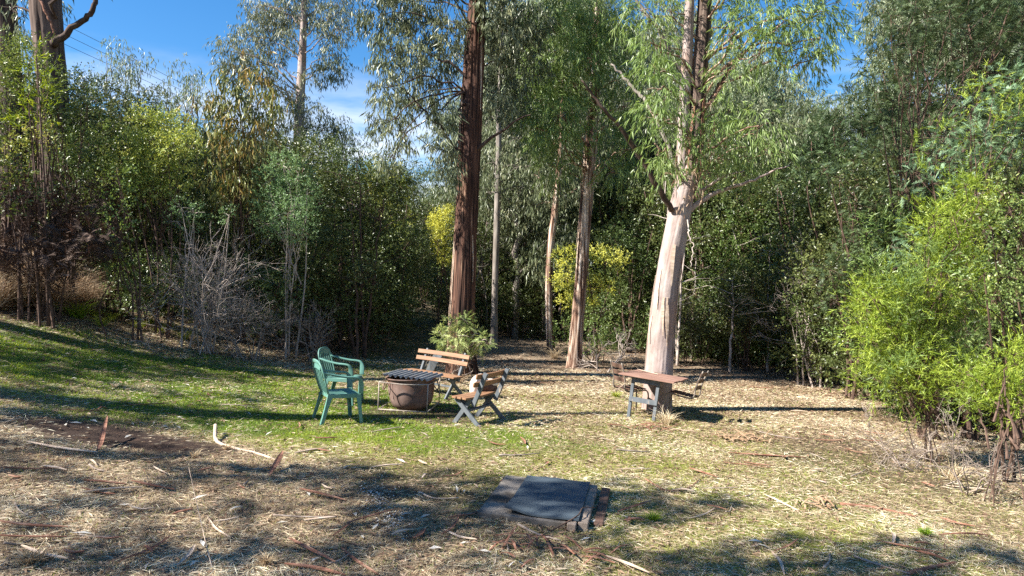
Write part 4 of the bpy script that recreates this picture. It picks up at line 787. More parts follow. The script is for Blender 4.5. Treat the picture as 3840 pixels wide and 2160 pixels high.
SH = [
 [spot_px(*a) for a in [(60, 1400, 8, .55), (260, 1415, 8.5, .5), (480, 1400, 8, .5), (720, 1410, 8.5, .5), (900, 1425, 8, .4), (150, 1335, 8, .75), (420, 1330, 8.5, .7), (650, 1335, 8.5, .6), (850, 1345, 9, .5), (1050, 1405, 8.5, .4), (330, 1370, 8.3, .5), (560, 1365, 8.1, .5)]],
 [spot_px(*a) for a in [(60, 1560, 8, .45), (250, 1580, 8, .45), (480, 1570, 8.5, .5), (700, 1560, 8, .4), (880, 1545, 8, .4), (1030, 1500, 8, .4), (180, 1490, 8.5, .3), (640, 1480, 8, .35), (420, 1500, 8.2, .3), (200, 1680, 8, .3), (380, 1695, 8.5, .35), (560, 1700, 8, .35), (720, 1700, 8.2, .3)]],
 [spot_px(*a) for a in [(760, 1790, 8, 0.29), (950, 1775, 8.5, 0.42), (1180, 1770, 8, 0.45), (1420, 1790, 8.5, 0.45), (1620, 1810, 8.2, 0.45), (1480, 1880, 8.5, 0.45), (1720, 1870, 8, 0.52), (1560, 1960, 8, 0.42), (1850, 1830, 8, 0.45), (2060, 1870, 8.5, 0.55), (2000, 1960, 8.3, 0.39), (2320, 1860, 8, 0.52), (2480, 1890, 8.5, 0.52), (2640, 1880, 8, 0.39), (2420, 1940, 8.2, 0.33), (1780, 1960, 8, 0.39), (200, 1770, 8, 0.26), (330, 1800, 8.3, 0.26)]],
 [spot_px(*a) for a in [(560, 1890, 7.5, 0.27), (900, 1900, 7.7, 0.27), (150, 1900, 7.8, 0.24), (480, 2030, 7.5, 0.27), (700, 2060, 8, 0.30), (980, 2090, 8, 0.34), (1200, 2050, 8, 0.30), (1330, 2120, 7.8, 0.30), (300, 2140, 7.8, 0.24), (2050, 2080, 8, 0.30), (2300, 2060, 8, 0.27), (2750, 2100, 8, 0.43), (2950, 2070, 8.5, 0.41), (3150, 2110, 8, 0.43), (3380, 2080, 8.5, 0.38), (3600, 2120, 8, 0.47), (3250, 2180, 8, 0.47), (2850, 2170, 8, 0.41), (3780, 2080, 8, 0.41)]],
]
for i, (bx, by, h) in enumerate([(-13.5, 9.5, 11.5), (-12.2, 6.2, 11), (-9.8, -1.2, 11), (-7.6, -4.0, 11)]):
    shade_tree('clearing_gum_tree', 'gum with an open drooping crown shading the clearing', (bx, by), h, SH[i], 400 + i)

# ------------------------------------------------------------------ ground cover: nobody could count it
def scatter(r, n, y0=4.0, y1=17.0, k=1.2):
    u = r.random(n); a = 1 - k
    y = (y0 ** (a + 1) + u * (y1 ** (a + 1) - y0 ** (a + 1))) ** (1 / (a + 1)) if abs(a + 1) > 1e-6 else y0 * (y1 / y0) ** u
    x = (r.random(n) * 2 - 1) * (.76 * y + .8); return x, y
def blades(name, n, weight, mat, L, Wd, tilt, seed, y1=17, k=1.2, varf=None):
    r = np.random.default_rng(seed); x, y = scatter(r, n, 4.0, y1, k); lw, ms, sl = masks(x, y)
    keep = r.random(n) < weight(x, y, lw, ms, sl); x, y = x[keep], y[keep]; N = len(x)
    base = np.stack([x, y, gz(x, y) - .004], 1); a = r.random(N) * 6.283
    ax = unit(np.stack([np.cos(a) * tilt, np.sin(a) * tilt, np.full(N, 1.0)], 1) + .25 * r.normal(size=(N, 3)))
    ax[:, 2] = np.abs(ax[:, 2]) + .02
    far = np.clip(y / 8, .8, 2.2)
    w = unit(np.cross(ax, rand_unit(r, N))) * (Wd * far / 2)[:, None]; ll = L * (.4 + .9 * r.random(N)) * (.7 + .6 * fbm(x * 1.5, y * 1.5, 90, 2))
    V = np.stack([base - w, base + w, base + ax * ll[:, None]], 1).reshape(-1, 3)
    pn = fbm(x * 1.3, y * 1.3, 95, 3); va = np.clip(.5 + 1.1 * (pn - .5) + .7 * (r.random(N) - .5), 0, 1)
    o = obj(name, V, np.arange(3 * N).reshape(-1, 3), M[mat], None, {'var': np.repeat(va, 3)}); return o
tag(blades('lawn_grass', 420000, lambda x, y, a, b, s: np.clip(a * 1.3 + .10, 0, 1) * (1 - s), 'grass', .045, .006, .9, 501, 16, 1.0), 'short green grass of the shaded lawn', 'grass', kind='stuff')
tag(blades('mossy_turf', 380000, lambda x, y, a, b, s: np.clip(b * 1.5 + .10, 0, 1) * (1 - s), 'moss_grass', .028, .006, 1.4, 502, 14, 1.0), 'yellow green mossy turf in the sunny clearing', 'grass', kind='stuff')
def litter(name, n, weight, mat, L, Wd, seed, y1=17, k=1.2, lift=.012, curl=.25):
    r = np.random.default_rng(seed); x, y = scatter(r, n, 4.0, y1, k); lw, ms, sl = masks(x, y)
    keep = r.random(n) < weight(x, y, lw, ms, sl); x, y = x[keep], y[keep]; N = len(x)
    a = r.random(N) * 6.283; ax = np.stack([np.cos(a), np.sin(a), .12 * r.normal(size=N)], 1); far = np.clip(y / 8, .8, 2.0)
    base = np.stack([x, y, gz(x, y) + .004 + lift * r.random(N)], 1)
    V, F = leaf_tris(base, ax, np.array([0, 0, 1.0]) + .35 * r.normal(size=(N, 3)), L * (.4 + .9 * r.random(N)), Wd * far * (.6 + .7 * r.random(N)), curl, 0)
    pn = fbm(x * 1.1 + 7, y * 1.1, 97, 3); va = np.clip(.5 + .9 * (pn - .5) + .9 * (r.random(N) - .5), 0, 1)
    return obj(name, V, F, M[mat], None, {'var': np.repeat(va, 4)})
tag(litter('straw_litter', 300000, lambda x, y, a, b, s: np.clip(1.05 - .85 * a - .55 * b, .06, 1) * (1 - .95 * s), 'straw', .11, .0055, 503, 17, 1.3), 'dry straw and grass litter over the ground', 'litter', kind='stuff')
tag(litter('leaf_litter', 90000, lambda x, y, a, b, s: np.clip(.9 - .62 * a - .45 * b, .16, 1) * (1 - .85 * s), 'dead_leaf',   .085, .017, 504, 26, 1.2, .015, .3), 'fallen brown gum leaves over the ground', 'litter', kind='stuff')
r = np.random.default_rng(505); N = 330
cen = np.array([G(1390 + 110 * t + 34 * r.normal(), 1830 + 170 * t + 26 * r.normal()) for t in r.random(N)]); Vs = []; Fs = []
ico = np.array([[0, 0, 1], [.9, 0, .3], [.28, .85, .3], [-.72, .53, .3], [-.72, -.53, .3], [.28, -.85, .3], [0, 0, -.6]]); icf = [(0, 1, 2), (0, 2, 3), (0, 3, 4), (0, 4, 5), (0, 5, 1), (6, 2, 1), (6, 3, 2), (6, 4, 3), (6, 5, 4), (6, 1, 5)]
for i, c_ in enumerate(cen): Vs.append(c_ + [0, 0, .004] + ico * .008 * (.5 + .9 * r.random()) * (.7 + .6 * r.random(3))); Fs += [tuple(7 * i + k for k in f) for f in icf]
M['pebble'] = noise_mat('white_pebble', [(.45, .43, .40), (.66, .65, .62)], (40, 40, 40), 3, .7)
tag(obj('white_gravel', np.vstack(Vs), Fs, M['pebble']), 'trail of small white pebbles spilled over the bare litter', 'gravel', kind='stuff')

# tussocks
def tussock(px, py, h, nb, label, mat='tussock', seed=1, spread=.5, group=None, w=.006):
    r = np.random.default_rng(seed); b = G(px, py); base = b + np.concatenate([.10 * h * r.normal(size=(nb, 2)), np.zeros((nb, 1))], 1)
    a = r.random(nb) * 6.283; d1 = unit(np.stack([np.cos(a) * spread, np.sin(a) * spread, np.ones(nb)], 1) + .2 * r.normal(size=(nb, 3))); ll = h * (.5 + .7 * r.random(nb))
    mid = base + d1 * (ll * .55)[:, None]; tip = mid + (d1 * [1.3, 1.3, .45]) * (ll * .5)[:, None]; tip[:, 2] -= ll * .12 * r.random(nb)
    sd_ = unit(np.cross(d1, rand_unit(r, nb))) * w / 2
    V = np.stack([base - sd_, base + sd_, mid + sd_ * .8, mid - sd_ * .8, tip], 1).reshape(-1, 3); i = np.arange(nb) * 5
    F = np.concatenate([np.stack([i, i + 1, i + 2], 1), np.stack([i, i + 2, i + 3], 1), np.stack([i + 3, i + 2, i + 4], 1)])
    va = np.clip(r.random() * .3 + .35 + .6 * (r.random(nb) - .5), 0, 1)
    return tag(obj('grass_tussock', V, F, M[mat], None, {'var': np.repeat(va, 5)}), label, 'tussock', group)
q = np.random.default_rng(61)
for i, (px, py) in enumerate([(20, 1090), (90, 1060), (150, 1100), (40, 1150), (120, 1150), (210, 1110), (60, 1020), (250, 1140), (180, 1060), (-60, 1080), (-50, 1150), (300, 1165), (190, 1165), (130, 1020)]):
    tussock(px, py, .75 + .35 * q.random(), 760, 'brown fine bladed tussock on the bank above the lawn', 'tussock', 610 + i, .7, 'brown tussocks on the bank', .007)
for i, (px, py, h, nb, lab, mt) in enumerate([
    (290, 1195, .55, 160, 'pale green strappy tussock at the end of the brown bank tussocks', 'grass'), (2500, 1590, .34, 150, 'dry pale tussock at the foot of the right table leg', 'straw'),
    (3280, 1560, .30, 120, 'pale tussock in shade at the foot of the lime bush', 'straw'), (3580, 1800, .34, 60, 'wispy dry tussock in sun before the lime bush corner', 'straw'), (3470, 2010, .10, 130, 'small grey green tussock in the shaded corner', 'grass'),
    (430, 1455, .12, 80, 'small whitish tussock in the shaded lawn', 'straw'), (2450, 1955, .12, 120, 'small green tussock beside the hatch', 'grass'), (730, 1715, .14, 70, 'dry tuft beside the bare soil and the pale branch', 'straw'), (2080, 1345, .5, 140, 'dry tussock left of the slender peeling gum', 'straw'), (1720, 1440, .25, 160, 'tussock between the bench and the stringybark', 'tussock'),
    (2310, 1490, .18, 160, 'green tuft under the left slatted chair', 'moss_grass'), (850, 1690, .12, 90, 'straw coloured tuft at the elbow of the pale branch', 'straw'), (1000, 2120, .12, 160, 'flattened straw tuft in the near litter', 'straw'), (120, 2120, .14, 220, 'golden straw tuft in the near corner', 'straw')]):
    tussock(px, py, h, nb, lab, mt, 640 + i, .8)
for i, (px, py) in enumerate([(420, 1200), (520, 1235), (600, 1250), (690, 1275), (470, 1180), (360, 1190), (560, 1215), (640, 1235), (380, 1225)]):
    tussock(px, py, .22 + .12 * q.random(), 130, 'low yellowish tuft along the bank edge of the lawn', 'moss_grass', 670 + i, .7, 'yellowish tufts along the lawn edge', .007)

# bark, sticks and branches lying about
def fallen(name, label, pts, w, mat, cat='bark strip', group=None, seed=1, curl=.5, tub=False):
    r = np.random.default_rng(seed); p = spline(np.array(pts, float), 12)
    if tub: v, f = tube(p, np.linspace(w / 2, w / 4, 12), 7); o = obj(name, v, f, M[mat], None, None, True)
    else:
        t = np.gradient(p, axis=0); sd_ = unit(np.cross(t, (0, 0, 1))); V = []
        for i in range(12):
            ww = w * (1 - .75 * abs(2 * i / 11 - 1) ** 2.2) / 2
            for k, u_ in enumerate((-1, -.4, .4, 1)): V.append(p[i] + sd_[i] * ww * u_ + np.array([0, 0, curl * ww * abs(u_) ** 2]))
            for k, u_ in enumerate((1, .4, -.4, -1)): V.append(p[i] + sd_[i] * ww * u_ + np.array([0, 0, curl * ww * abs(u_) ** 2 + .005]))
        F = []
        for i in range(11):
            for k in range(8): F.append((8 * i + k, 8 * i + (k + 1) % 8, 8 * i + 8 + (k + 1) % 8, 8 * i + 8 + k))
        F += [tuple(range(7, -1, -1)), tuple(88 + k for k in range(8))]; o = obj(name, V, F, M[mat])
    return tag(o, label, cat, group)
def gl(lst, up=.012):
    out = []
    for e in lst: g = G(e[0], e[1]); g[2] += up + (e[2] if len(e) > 2 else 0); out.append(g)
    return out
fallen('fallen_branch', 'pale bent branch with an upturned end beside the bare soil', gl([(808, 1632, .10), (812, 1665, .02), (880, 1685), (960, 1705), (1035, 1730)]), .045, 'pale_fallen', 'branch', tub=True)
fallen('bark_strip', 'long pale strip of bark lying on the bare soil patch', gl([(95, 1662), (200, 1685), (300, 1700), (365, 1703)]), .05, 'pale_fallen')
fallen('bark_strip', 'red brown curl of bark standing up in the soil patch', gl([(365, 1700), (380, 1680, .05), (402, 1636, .20)]), .05, 'fallen_bark')
fallen('bark_strip', 'dark curled bark standing up at the end of the pale branch', gl([(1010, 1790), (1040, 1765, .06), (1060, 1742, .12)]), .06, 'fallen_bark')
fallen('bark_strip', 'pale brown piece of bark on bare earth near the green chairs', gl([(1105, 1705), (1160, 1695), (1220, 1686)]), .05, 'pale_fallen')
fallen('bark_strip', 'tall red curl of bark leaning at the lawn edge behind the green chairs', gl([(1228, 1300), (1234, 1270, .12), (1245, 1235, .30)]), .10, 'fallen_bark')
fallen('bark_strip', 'broad red brown sheet of bark propped under the leafless twigs', gl([(720, 1190, .12), (800, 1205, .16), (870, 1215, .12)]), .28, 'fallen_bark')
fallen('bark_strip', 'long dark strip of bark in the sun beyond the hatch', gl([(2730, 1702), (2850, 1712), (3020, 1720)]), .05, 'fallen_bark')
fallen('fallen_branch', 'straight red stick pointing at the pile of dry bark', gl([(3150, 1895), (3280, 1910), (3435, 1942)]), .035, 'fallen_bark', 'branch', tub=True)
fallen('fallen_branch', 'dark forked stick in the shaded near corner', gl([(3400, 2160), (3500, 2135), (3585, 2118)]), .04, 'fallen_bark', 'branch', tub=True)
fallen('fallen_branch', 'thin dark curved stick on the turf beyond the hatch', gl([(2420, 1800), (2500, 1845), (2580, 1835), (2625, 1800)]), .02, 'fallen_bark', 'branch', tub=True)
fallen('fallen_branch', 'pale forked dry branch lying across litter near the pebbles', gl([(1570, 1850), (1630, 1875), (1720, 1872)]), .02, 'pale_fallen', 'branch', tub=True)
fallen('dry_stalk', 'single long pale grass stalk standing in the near litter', gl([(795, 2140), (760, 2060, .12), (708, 1962, .42)]), .008, 'pale_fallen', 'stalk', tub=True)
q = np.random.default_rng(77)
spots_ = [(1900, 2060), (2020, 2010), (300, 1545), (640, 1560), (420, 1850), (60, 1800), (130, 1770), (350, 1745), (1200, 1965), (1390, 1950), (700, 2100), (1180, 2150), (2050, 1745), (2280, 1655), (1960, 1660), (2560, 1850), (2700, 1840), (2950, 2060), (3480, 1830), (3650, 1850), (120, 1990), (70, 2050), (600, 1775), (1450, 1620), (1120, 1605), (2300, 1600), (2420, 1610), (2560, 1620), (2240, 1560), (2200, 1420), (2050, 1440), (3000, 1630), (3100, 1640), (3210, 1700), (2800, 1750)]
for i in range(150):
    if i < len(spots_): px, py = spots_[i]
    else:
        py = 1400 + 740 * q.random() ** .9; px = 40 + 3600 * q.random()
        if 1180 < px < 1950 and 1300 < py < 1610 or 2300 < px < 2720 and py < 1600 or 1790 < px < 2270 and 1740 < py < 2000: continue
    g = G(px, py); a = q.normal() * .7 if q.random() < .7 else q.random() * 3.1; ln = (.10 + .38 * q.random() ** 1.6); dx, dy = math.cos(a) * ln, math.sin(a) * ln
    ln *= .62; dx *= .62; dy *= .62; p = [g + [-dx, -dy, 0], g + [.08 * dy, -.08 * dx, 0], g + [dx, dy, 0]]
    for e in p: e[2] = float(gz(e[0], e[1])) + .012 + .03 * q.random()
    kind = q.random(); lw_ = float(masks(g[0:1], g[1:2])[0][0]); wh = 'on the green lawn' if lw_ > .3 else 'near the furniture in the sunny clearing' if g[1] > 8.6 else 'in the near litter beside the soil patch' if g[0] < -1.6 else 'in the near litter around the hatch' if g[0] < 1.6 else 'on the sunny ground before the lime bush'
    if kind < .5: fallen('bark_strip', 'reddish brown strip of fallen bark ' + wh, p, .016 + .022 * q.random(), 'fallen_bark', 'bark strip', 'red brown fallen bark strips ' + wh, i)
    elif kind < .8: fallen('bark_strip', 'pale dry strip of fallen bark ' + wh, p, .014 + .02 * q.random(), 'pale_fallen', 'bark strip', 'pale fallen bark strips ' + wh, i)
    else: fallen('fallen_stick', 'thin grey brown stick lying ' + wh, p, .012 + .012 * q.random(), 'twig', 'stick', 'thin fallen sticks ' + wh, i, tub=True)
M['grey_leaf'] = leaf_mat('fallen_pale_leaf', [(.36, .34, .29), (.50, .47, .42), (.62, .60, .54)], .5, .1)
for i in range(70):
    px, py = (560 + 120 * q.normal(), 1598 + 16 * q.normal()) if i < 16 else (60 + 2900 * q.random(), 1420 + 720 * q.random())
    g = G(px, py) + [0, 0, .012]; a = q.random() * 6.283; V, F = leaf_tris(np.array([g]), np.array([[math.cos(a), math.sin(a), .25 * q.random()]]), np.array([[.3 * q.normal(), .3 * q.normal(), 1]]), .09 + .06 * q.random(), .024 + .012 * q.random(), .3)
    tag(obj('fallen_leaf', V, F, M['grey_leaf'], None, {'var': np.full(4, q.random())}), 'large pale dry leaf lying on the ground', 'leaf', 'large pale fallen leaves')
def pile(px, py, n, lab, mat, rad, ln, seed):
    r = np.random.default_rng(seed); b = G(px, py); t = thing('bark_pile', lab, 'bark pile', b)
    for i in range(n):
        a = r.random() * 6.283; e = r.normal(size=3) * [rad, rad * .6, 0]; z = .02 + .10 * r.random() * math.exp(-np.linalg.norm(e) / rad); c_ = b + e; c_[2] = float(gz(c_[0], c_[1])) + z
        l_ = ln * (.5 + r.random()); d_ = np.array([math.cos(a), math.sin(a), .22 * r.normal()]) * l_ / 2
        p = spline([c_ - d_, c_ + [0, 0, .02], c_ + d_], 6); p[:, 2] = np.maximum(p[:, 2], gz(p[:, 0], p[:, 1]) + .006); mb = MB(); mb.sweep(p, [(.018 * (.4 + .6 * math.sin(math.pi * (k + .5) / 6)), .004) for k in range(6)]); mb.build('bark_flake', M[mat], t, world=True)
pile(2775, 1650, 46, 'heap of curled tan bark in the sun right of the table', 'tan_bark', .20, .22, 5)
pile(3080, 1905, 18, 'small heap of pale bark at the tip of the red stick', 'tan_bark', .09, .17, 6)
pile(2450, 1612, 16, 'scatter of red bark in front of the table', 'fallen_bark', .22, .30, 7)
pile(2050, 2075, 20, 'loose pile of red and brown bark in the near litter', 'fallen_bark', .22, .28, 8)

# ------------------------------------------------------------------ furniture (local +X is the front, Z up)
M['plastic'] = noise_mat('green_plastic', [(.075, .185, .15), (.095, .22, .18), (.13, .27, .225)], (6, 6, 6), 6, .5, None, .05, .002, .4, ((.16, .24, .18), 1.2, .60, .75))
M['slat'] = noise_mat('oiled_timber', [(0.168, 0.085, 0.046), (0.236, 0.126, 0.068), (0.292, 0.175, 0.103)], (30, 2.5, 30), 7, .6, None, .15, .003, .3)
M['grey_paint'] = noise_mat('grey_painted_timber', [(0.068, 0.08, 0.089), (0.105, 0.118, 0.129), (0.155, 0.166, 0.175)], (14, 14, 5), 7, .7, None, .2, .003, .3, ((.30, .24, .18), 1.3, .62, .72))
M['iron'] = noise_mat('rusty_cast_iron', [(.075, .045, .035), (.145, .095, .078), (.22, .155, .13)], (9, 9, 9), 9, .82, None, .5, .006, .35, ((.17, .08, .05), .45, .5, .66))
M['steel'] = noise_mat('weathered_steel_rod', [(.16, .12, .09), (.30, .25, .20), (.42, .37, .32)], (20, 20, 6), 6, .6, None, .1, .002, .4)
M['zinc'] = noise_mat('weathered_corrugated_iron', [(0.136, 0.139, 0.142), (0.258, 0.262, 0.266), (0.374, 0.378, 0.381)], (14, 3, 3), 7, .55, None, .1, .002, .4, ((.20, .11, .06), .8, .58, .74), .25)
M['table'] = noise_mat('faded_red_brown_boards', [(.14, .075, .055), (.24, .135, .10), (.34, .22, .17)], (2.5, 32, 30), 8, .75, None, .25, .003, .3)
M['brown_slat'] = noise_mat('brown_painted_slats', [(.075, .042, .03), (.12, .07, .05), (.19, .12, .09)], (25, 3, 25), 7, .7, None, .2, .003, .3)
M['tubing'] = noise_mat('worn_steel_tube', [(.07, .06, .05), (.16, .135, .11), (.27, .23, .18)], (15, 15, 15), 6, .5, None, .1, .002, .4)
M['board'] = noise_mat('blue_black_rubber_board', [(0.037, 0.052, 0.068), (0.061, 0.081, 0.099), (0.105, 0.13, 0.146)], (2.2, 9, 4), 9, .62, None, .15, .003, .3, ((.20, .195, .17), .28, .56, .72))
M['concrete'] = noise_mat('old_concrete', [(.10, .085, .07), (.19, .165, .14), (.28, .25, .21)], (9, 9, 9), 9, .9, None, .5, .006, .2, ((.06, .05, .04), .35, .5, .65))
M['brick'] = noise_mat('worn_brick', [(.13, .10, .08), (.22, .175, .14), (.30, .24, .20)], (16, 16, 16), 7, .9, None, .4, .005, .2)
M['rail'] = noise_mat('brown_timber_edge', [(.05, .03, .022), (.11, .065, .048), (.19, .12, .09)], (4, 25, 25), 7, .85, None, .4, .005, .2)
M['bleached'] = noise_mat('bleached_wood', [(.42, .36, .30), (.62, .57, .51), (.76, .72, .67)], (16, 16, 3), 8, .8, None, .5, .006, .2)
def pose(root, x, y, ang, tilt=(.06, 0), z=None):
    up = Vector((tilt[0], tilt[1], 1)).normalized(); fx = Vector((math.cos(ang), math.sin(ang), 0)); fx = (fx - up * fx.dot(up)).normalized(); fy = up.cross(fx)
    mtx = Matrix((fx, fy, up)).transposed().to_4x4(); mtx.translation = Vector((x, y, float(gz(x, y)) if z is None else z)); root.location = mtx.translation; root.rotation_euler = mtx.to_euler()

# green plastic armchairs
def plastic_chair(label):
    t = thing('plastic_chair', label, 'chair', group='green plastic armchairs')
    nx, ny = 14, 12; V = []; F = []
    for s_ in (0, 1):
        for i in range(nx):
            u = i / (nx - 1); x = -.20 + .46 * u
            for j in range(ny):
                w = j / (ny - 1) * 2 - 1; y = w * (.205 + .03 * u); z = .405 + .022 * u - .018 * math.sin(math.pi * min(1, u * 1.1)) * (1 - w * w) - (max(0, u - .82) / .18) ** 2 * .045 - .012 * abs(w) ** 6
                V.append((x, y, z - .010 * s_))
    for s_ in (0, 1):
        for i in range(nx - 1):
            for j in range(ny - 1):
                a = s_ * nx * ny + i * ny + j; q_ = (a, a + ny, a + ny + 1, a + 1); F.append(q_ if s_ == 0 else q_[::-1])
    rim = [(i, 0) for i in range(nx)] + [(nx - 1, j) for j in range(1, ny)] + [(i, ny - 1) for i in range(nx - 2, -1, -1)] + [(0, j) for j in range(ny - 2, 0, -1)]
    for k in range(len(rim)):
        a = rim[k][0] * ny + rim[k][1]; b = rim[(k + 1) % len(rim)]; b = b[0] * ny + b[1]; F.append((a, a + nx * ny, b + nx * ny, b))
    obj('seat', V, F, M['plastic'], t, None, True, False)
    mb = MB()
    for s_ in (-1, 1): mb.bar((-.19, .205 * s_, .375), (.22, .232 * s_, .375), .012, .055)
    mb.bar((.215, -.23, .36), (.215, .23, .36), .012, .05); mb.bar((-.19, -.2, .375), (-.19, .2, .375), .012, .055); mb.build('seat_rim', M['plastic'], t, bev=.003)
    def by(z): return -.195 - .14 * ((z - .40) / .43)
    arch = []
    for k in range(25):
        a = math.pi * k / 24; c_, s_ = math.cos(a), math.sin(a); z = .66 + .165 * s_ ** .75 if True else 0; arch.append((by(z), .245 * np.sign(c_) * abs(c_) ** .62, z))
    path = [(by(.41), .20, .41), (by(.52), .225, .52), (by(.60), .24, .60)] + arch + [(by(.60), -.24, .60), (by(.52), -.225, .52), (by(.41), -.20, .41)]
    mb = MB(); n_ = len(path); mb.sweep(path, [(.018, .050)] * n_, np.array([np.array([0.05, -p[1], -(p[2] - .55)]) for p in path])); back = mb.build('backrest', M['plastic'], t, True); bevel(back, .006)
    mb = MB(); mb.sweep([(by(.755), -.17, .755), (by(.775) - .012, 0, .775), (by(.755), .17, .755)], [(.012, .075)] * 3); mb.build('top_rail', M['plastic'], back)
    for k in range(5):
        y = (k - 2) * .074; zt = .755 - .05 * (y / .16) ** 2
        mb = MB(); zz = np.linspace(.40, zt, 7); mb.sweep([(by(z) - .010 * math.sin(math.pi * (z - .4) / .36), y * (1 + .12 * (z - .4) / .36), z) for z in zz], [(.036, .010)] * 7, (1, 0, .3)); mb.build('slat', M['plastic'], back, bev=.003)
    for s_ in (-1, 1):
        p = spline([(by(.70), .235 * s_, .70), (-.16, .262 * s_, .665), (.0, .278 * s_, .638), (.13, .282 * s_, .63), (.195, .28 * s_, .612), (.222, .272 * s_, .55), (.228, .258 * s_, .41)], 22)
        up = [np.array([math.sin(min(1, max(0, (i - 13) / 5)) * math.pi / 2), 0, math.cos(min(1, max(0, (i - 13) / 5)) * math.pi / 2)]) for i in range(22)]
        mb = MB(); mb.sweep(p, [(.055 - .025 * min(1, max(0, (i - 14) / 4)), .024 + .046 * min(1, max(0, (i - 14) / 4))) for i in range(22)], np.array(up)); mb.build('armrest', M['plastic'], t, True, .005)
        for nm, a, b in (('front', (.225, .238 * s_, .40), (.275, .268 * s_, 0)), ('rear', (-.185, .205 * s_, .40), (-.29, .235 * s_, 0))):
            a, b = np.array(a), np.array(b); sx = 1 if nm == 'front' else -1; mb = MB()
            pts = [a, a * .55 + b * .45, b]; mb.sweep([p_ + [-.02 * sx * 1, 0, 0] for p_ in pts], [(.075, .010), (.052, .010), (.042, .010)], (0, 1, 0)); mb.sweep([p_ + [0, -.022 * s_, 0] for p_ in pts], [(.060, .010), (.045, .010), (.034, .010)], (1, 0, 0)); mb.build('leg', M['plastic'], t, bev=.003)
    return t
c1 = plastic_chair('green plastic armchair whose arm overlaps the other, on the lawn edge by the pot'); pose(c1, -2.40, 9.52, math.radians(30), (.05, 0))
c2 = dup(c1, (0, 0, 0), label='green plastic armchair standing behind its twin, facing the pot'); pose(c2, -2.68, 10.9, math.radians(-6), (.04, 0))

# the iron cauldron in its rod stand under a sheet of corrugated iron
cx, cy = -1.56, 10.75; cz = float(gz(cx, cy))
pot = thing('cauldron', 'large rusty cast iron cauldron in a rod stand between benches and chairs', 'cauldron', (cx, cy, cz))
mb = MB(); prof = [(.03, .012), (.15, .014), (.225, .030), (.285, .075), (.322, .145), (.343, .235), (.354, .335), (.360, .425), (.368, .465), (.392, .485), (.396, .497), (.395, .506), (.362, .50), (.345, .42), (.325, .28), (.27, .14), (.12, .09), (.02, .088)]
sp_ = spline(np.array(prof[:10]), 28).tolist(); mb.lathe(sp_ + prof[10:], 64); pb_ = mb.build('bowl', M['iron'], pot, True)
mb = MB(); mb.lathe([(.17, -.05), (.175, .005), (.16, .022), (.05, .022)], 40); mb.build('foot', M['iron'], pot, True)
mb = MB(); mb.tube([(.366 * math.cos(a_) * 1.0 if False else (.364 if z > .3 else .345) * math.cos(3.95), (.364 if z > .3 else .345) * math.sin(3.95), z) for z in (.44, .3, .2)], .006, 6); mb.build('casting_seam', M['iron'], pot)
for a0 in (math.radians(200), math.radians(-15)):
    d_ = np.array([math.cos(a0), math.sin(a0), 0]); tn = np.array([-d_[1], d_[0], 0]); mb = MB()
    mb.tube([d_ * (.385 + .05 * math.sin(q_)) + tn * .10 * math.cos(q_) + np.array([0, 0, .455 - .13 * math.sin(q_)]) for q_ in np.linspace(0, math.pi, 14)], .009, 7); mb.build('handle', M['iron'], pot, True)
st = thing('pot_stand', 'square stand of thin bent steel rods around the cauldron', 'stand'); pose(st, cx - .03, cy, math.radians(-6), (.045, 0))
zt = .46
cs = [(-.372, -.43), (.372, -.43), (.372, .43), (-.372, .43)]
for k in range(4):
    a, b = cs[k], cs[(k + 1) % 4]
    mb = MB(); mb.tube([(*a, -.03), (*a, zt)], .0085, 7); mb.build('leg', M['steel'], st, True)
    mb = MB(); mb.tube([(*a, .05), (*b, .05)], .008, 7); mb.build('base_rail', M['steel'], st, True)
    m_ = [(a[i] * .5 + b[i] * .5) * 1.0 for i in (0, 1)]; mb = MB(); mb.tube(spline([(*a, zt), ((a[0] * .8 + b[0] * .2), (a[1] * .8 + b[1] * .2), zt - .012), (*m_, zt - .02), ((a[0] * .2 + b[0] * .8), (a[1] * .2 + b[1] * .8), zt - .012), (*b, zt)], 12), .008, 7); mb.build('top_rail', M['steel'], st, True)
V = []; F = []; nx, ny = 120, 10; Lx, Ly = .76, .72
r = np.random.default_rng(91)
for s_ in (0, 1):
    for i in range(nx):
        x = (i / (nx - 1) - .5) * Lx
        for j in range(ny): y = (j / (ny - 1) - .5) * Ly; V.append((x, y, .017 * math.cos(2 * math.pi * x / .086) - .03 * x * x + .012 * y * x - .0015 * s_))
for s_ in (0, 1):
    for i in range(nx - 1):
        for j in range(ny - 1):
            a = s_ * nx * ny + i * ny + j; q_ = (a, a + ny, a + ny + 1, a + 1); F.append(q_ if s_ == 0 else q_[::-1])
sh = obj('corrugated_sheet', V, F, M['zinc'], None, None, True, False); tag(sh, 'weathered sheet of corrugated iron lying over the cauldron', 'iron sheet')
pose(sh, cx + .02, cy + .02, math.radians(-15), (.075, -.02), cz + .538)

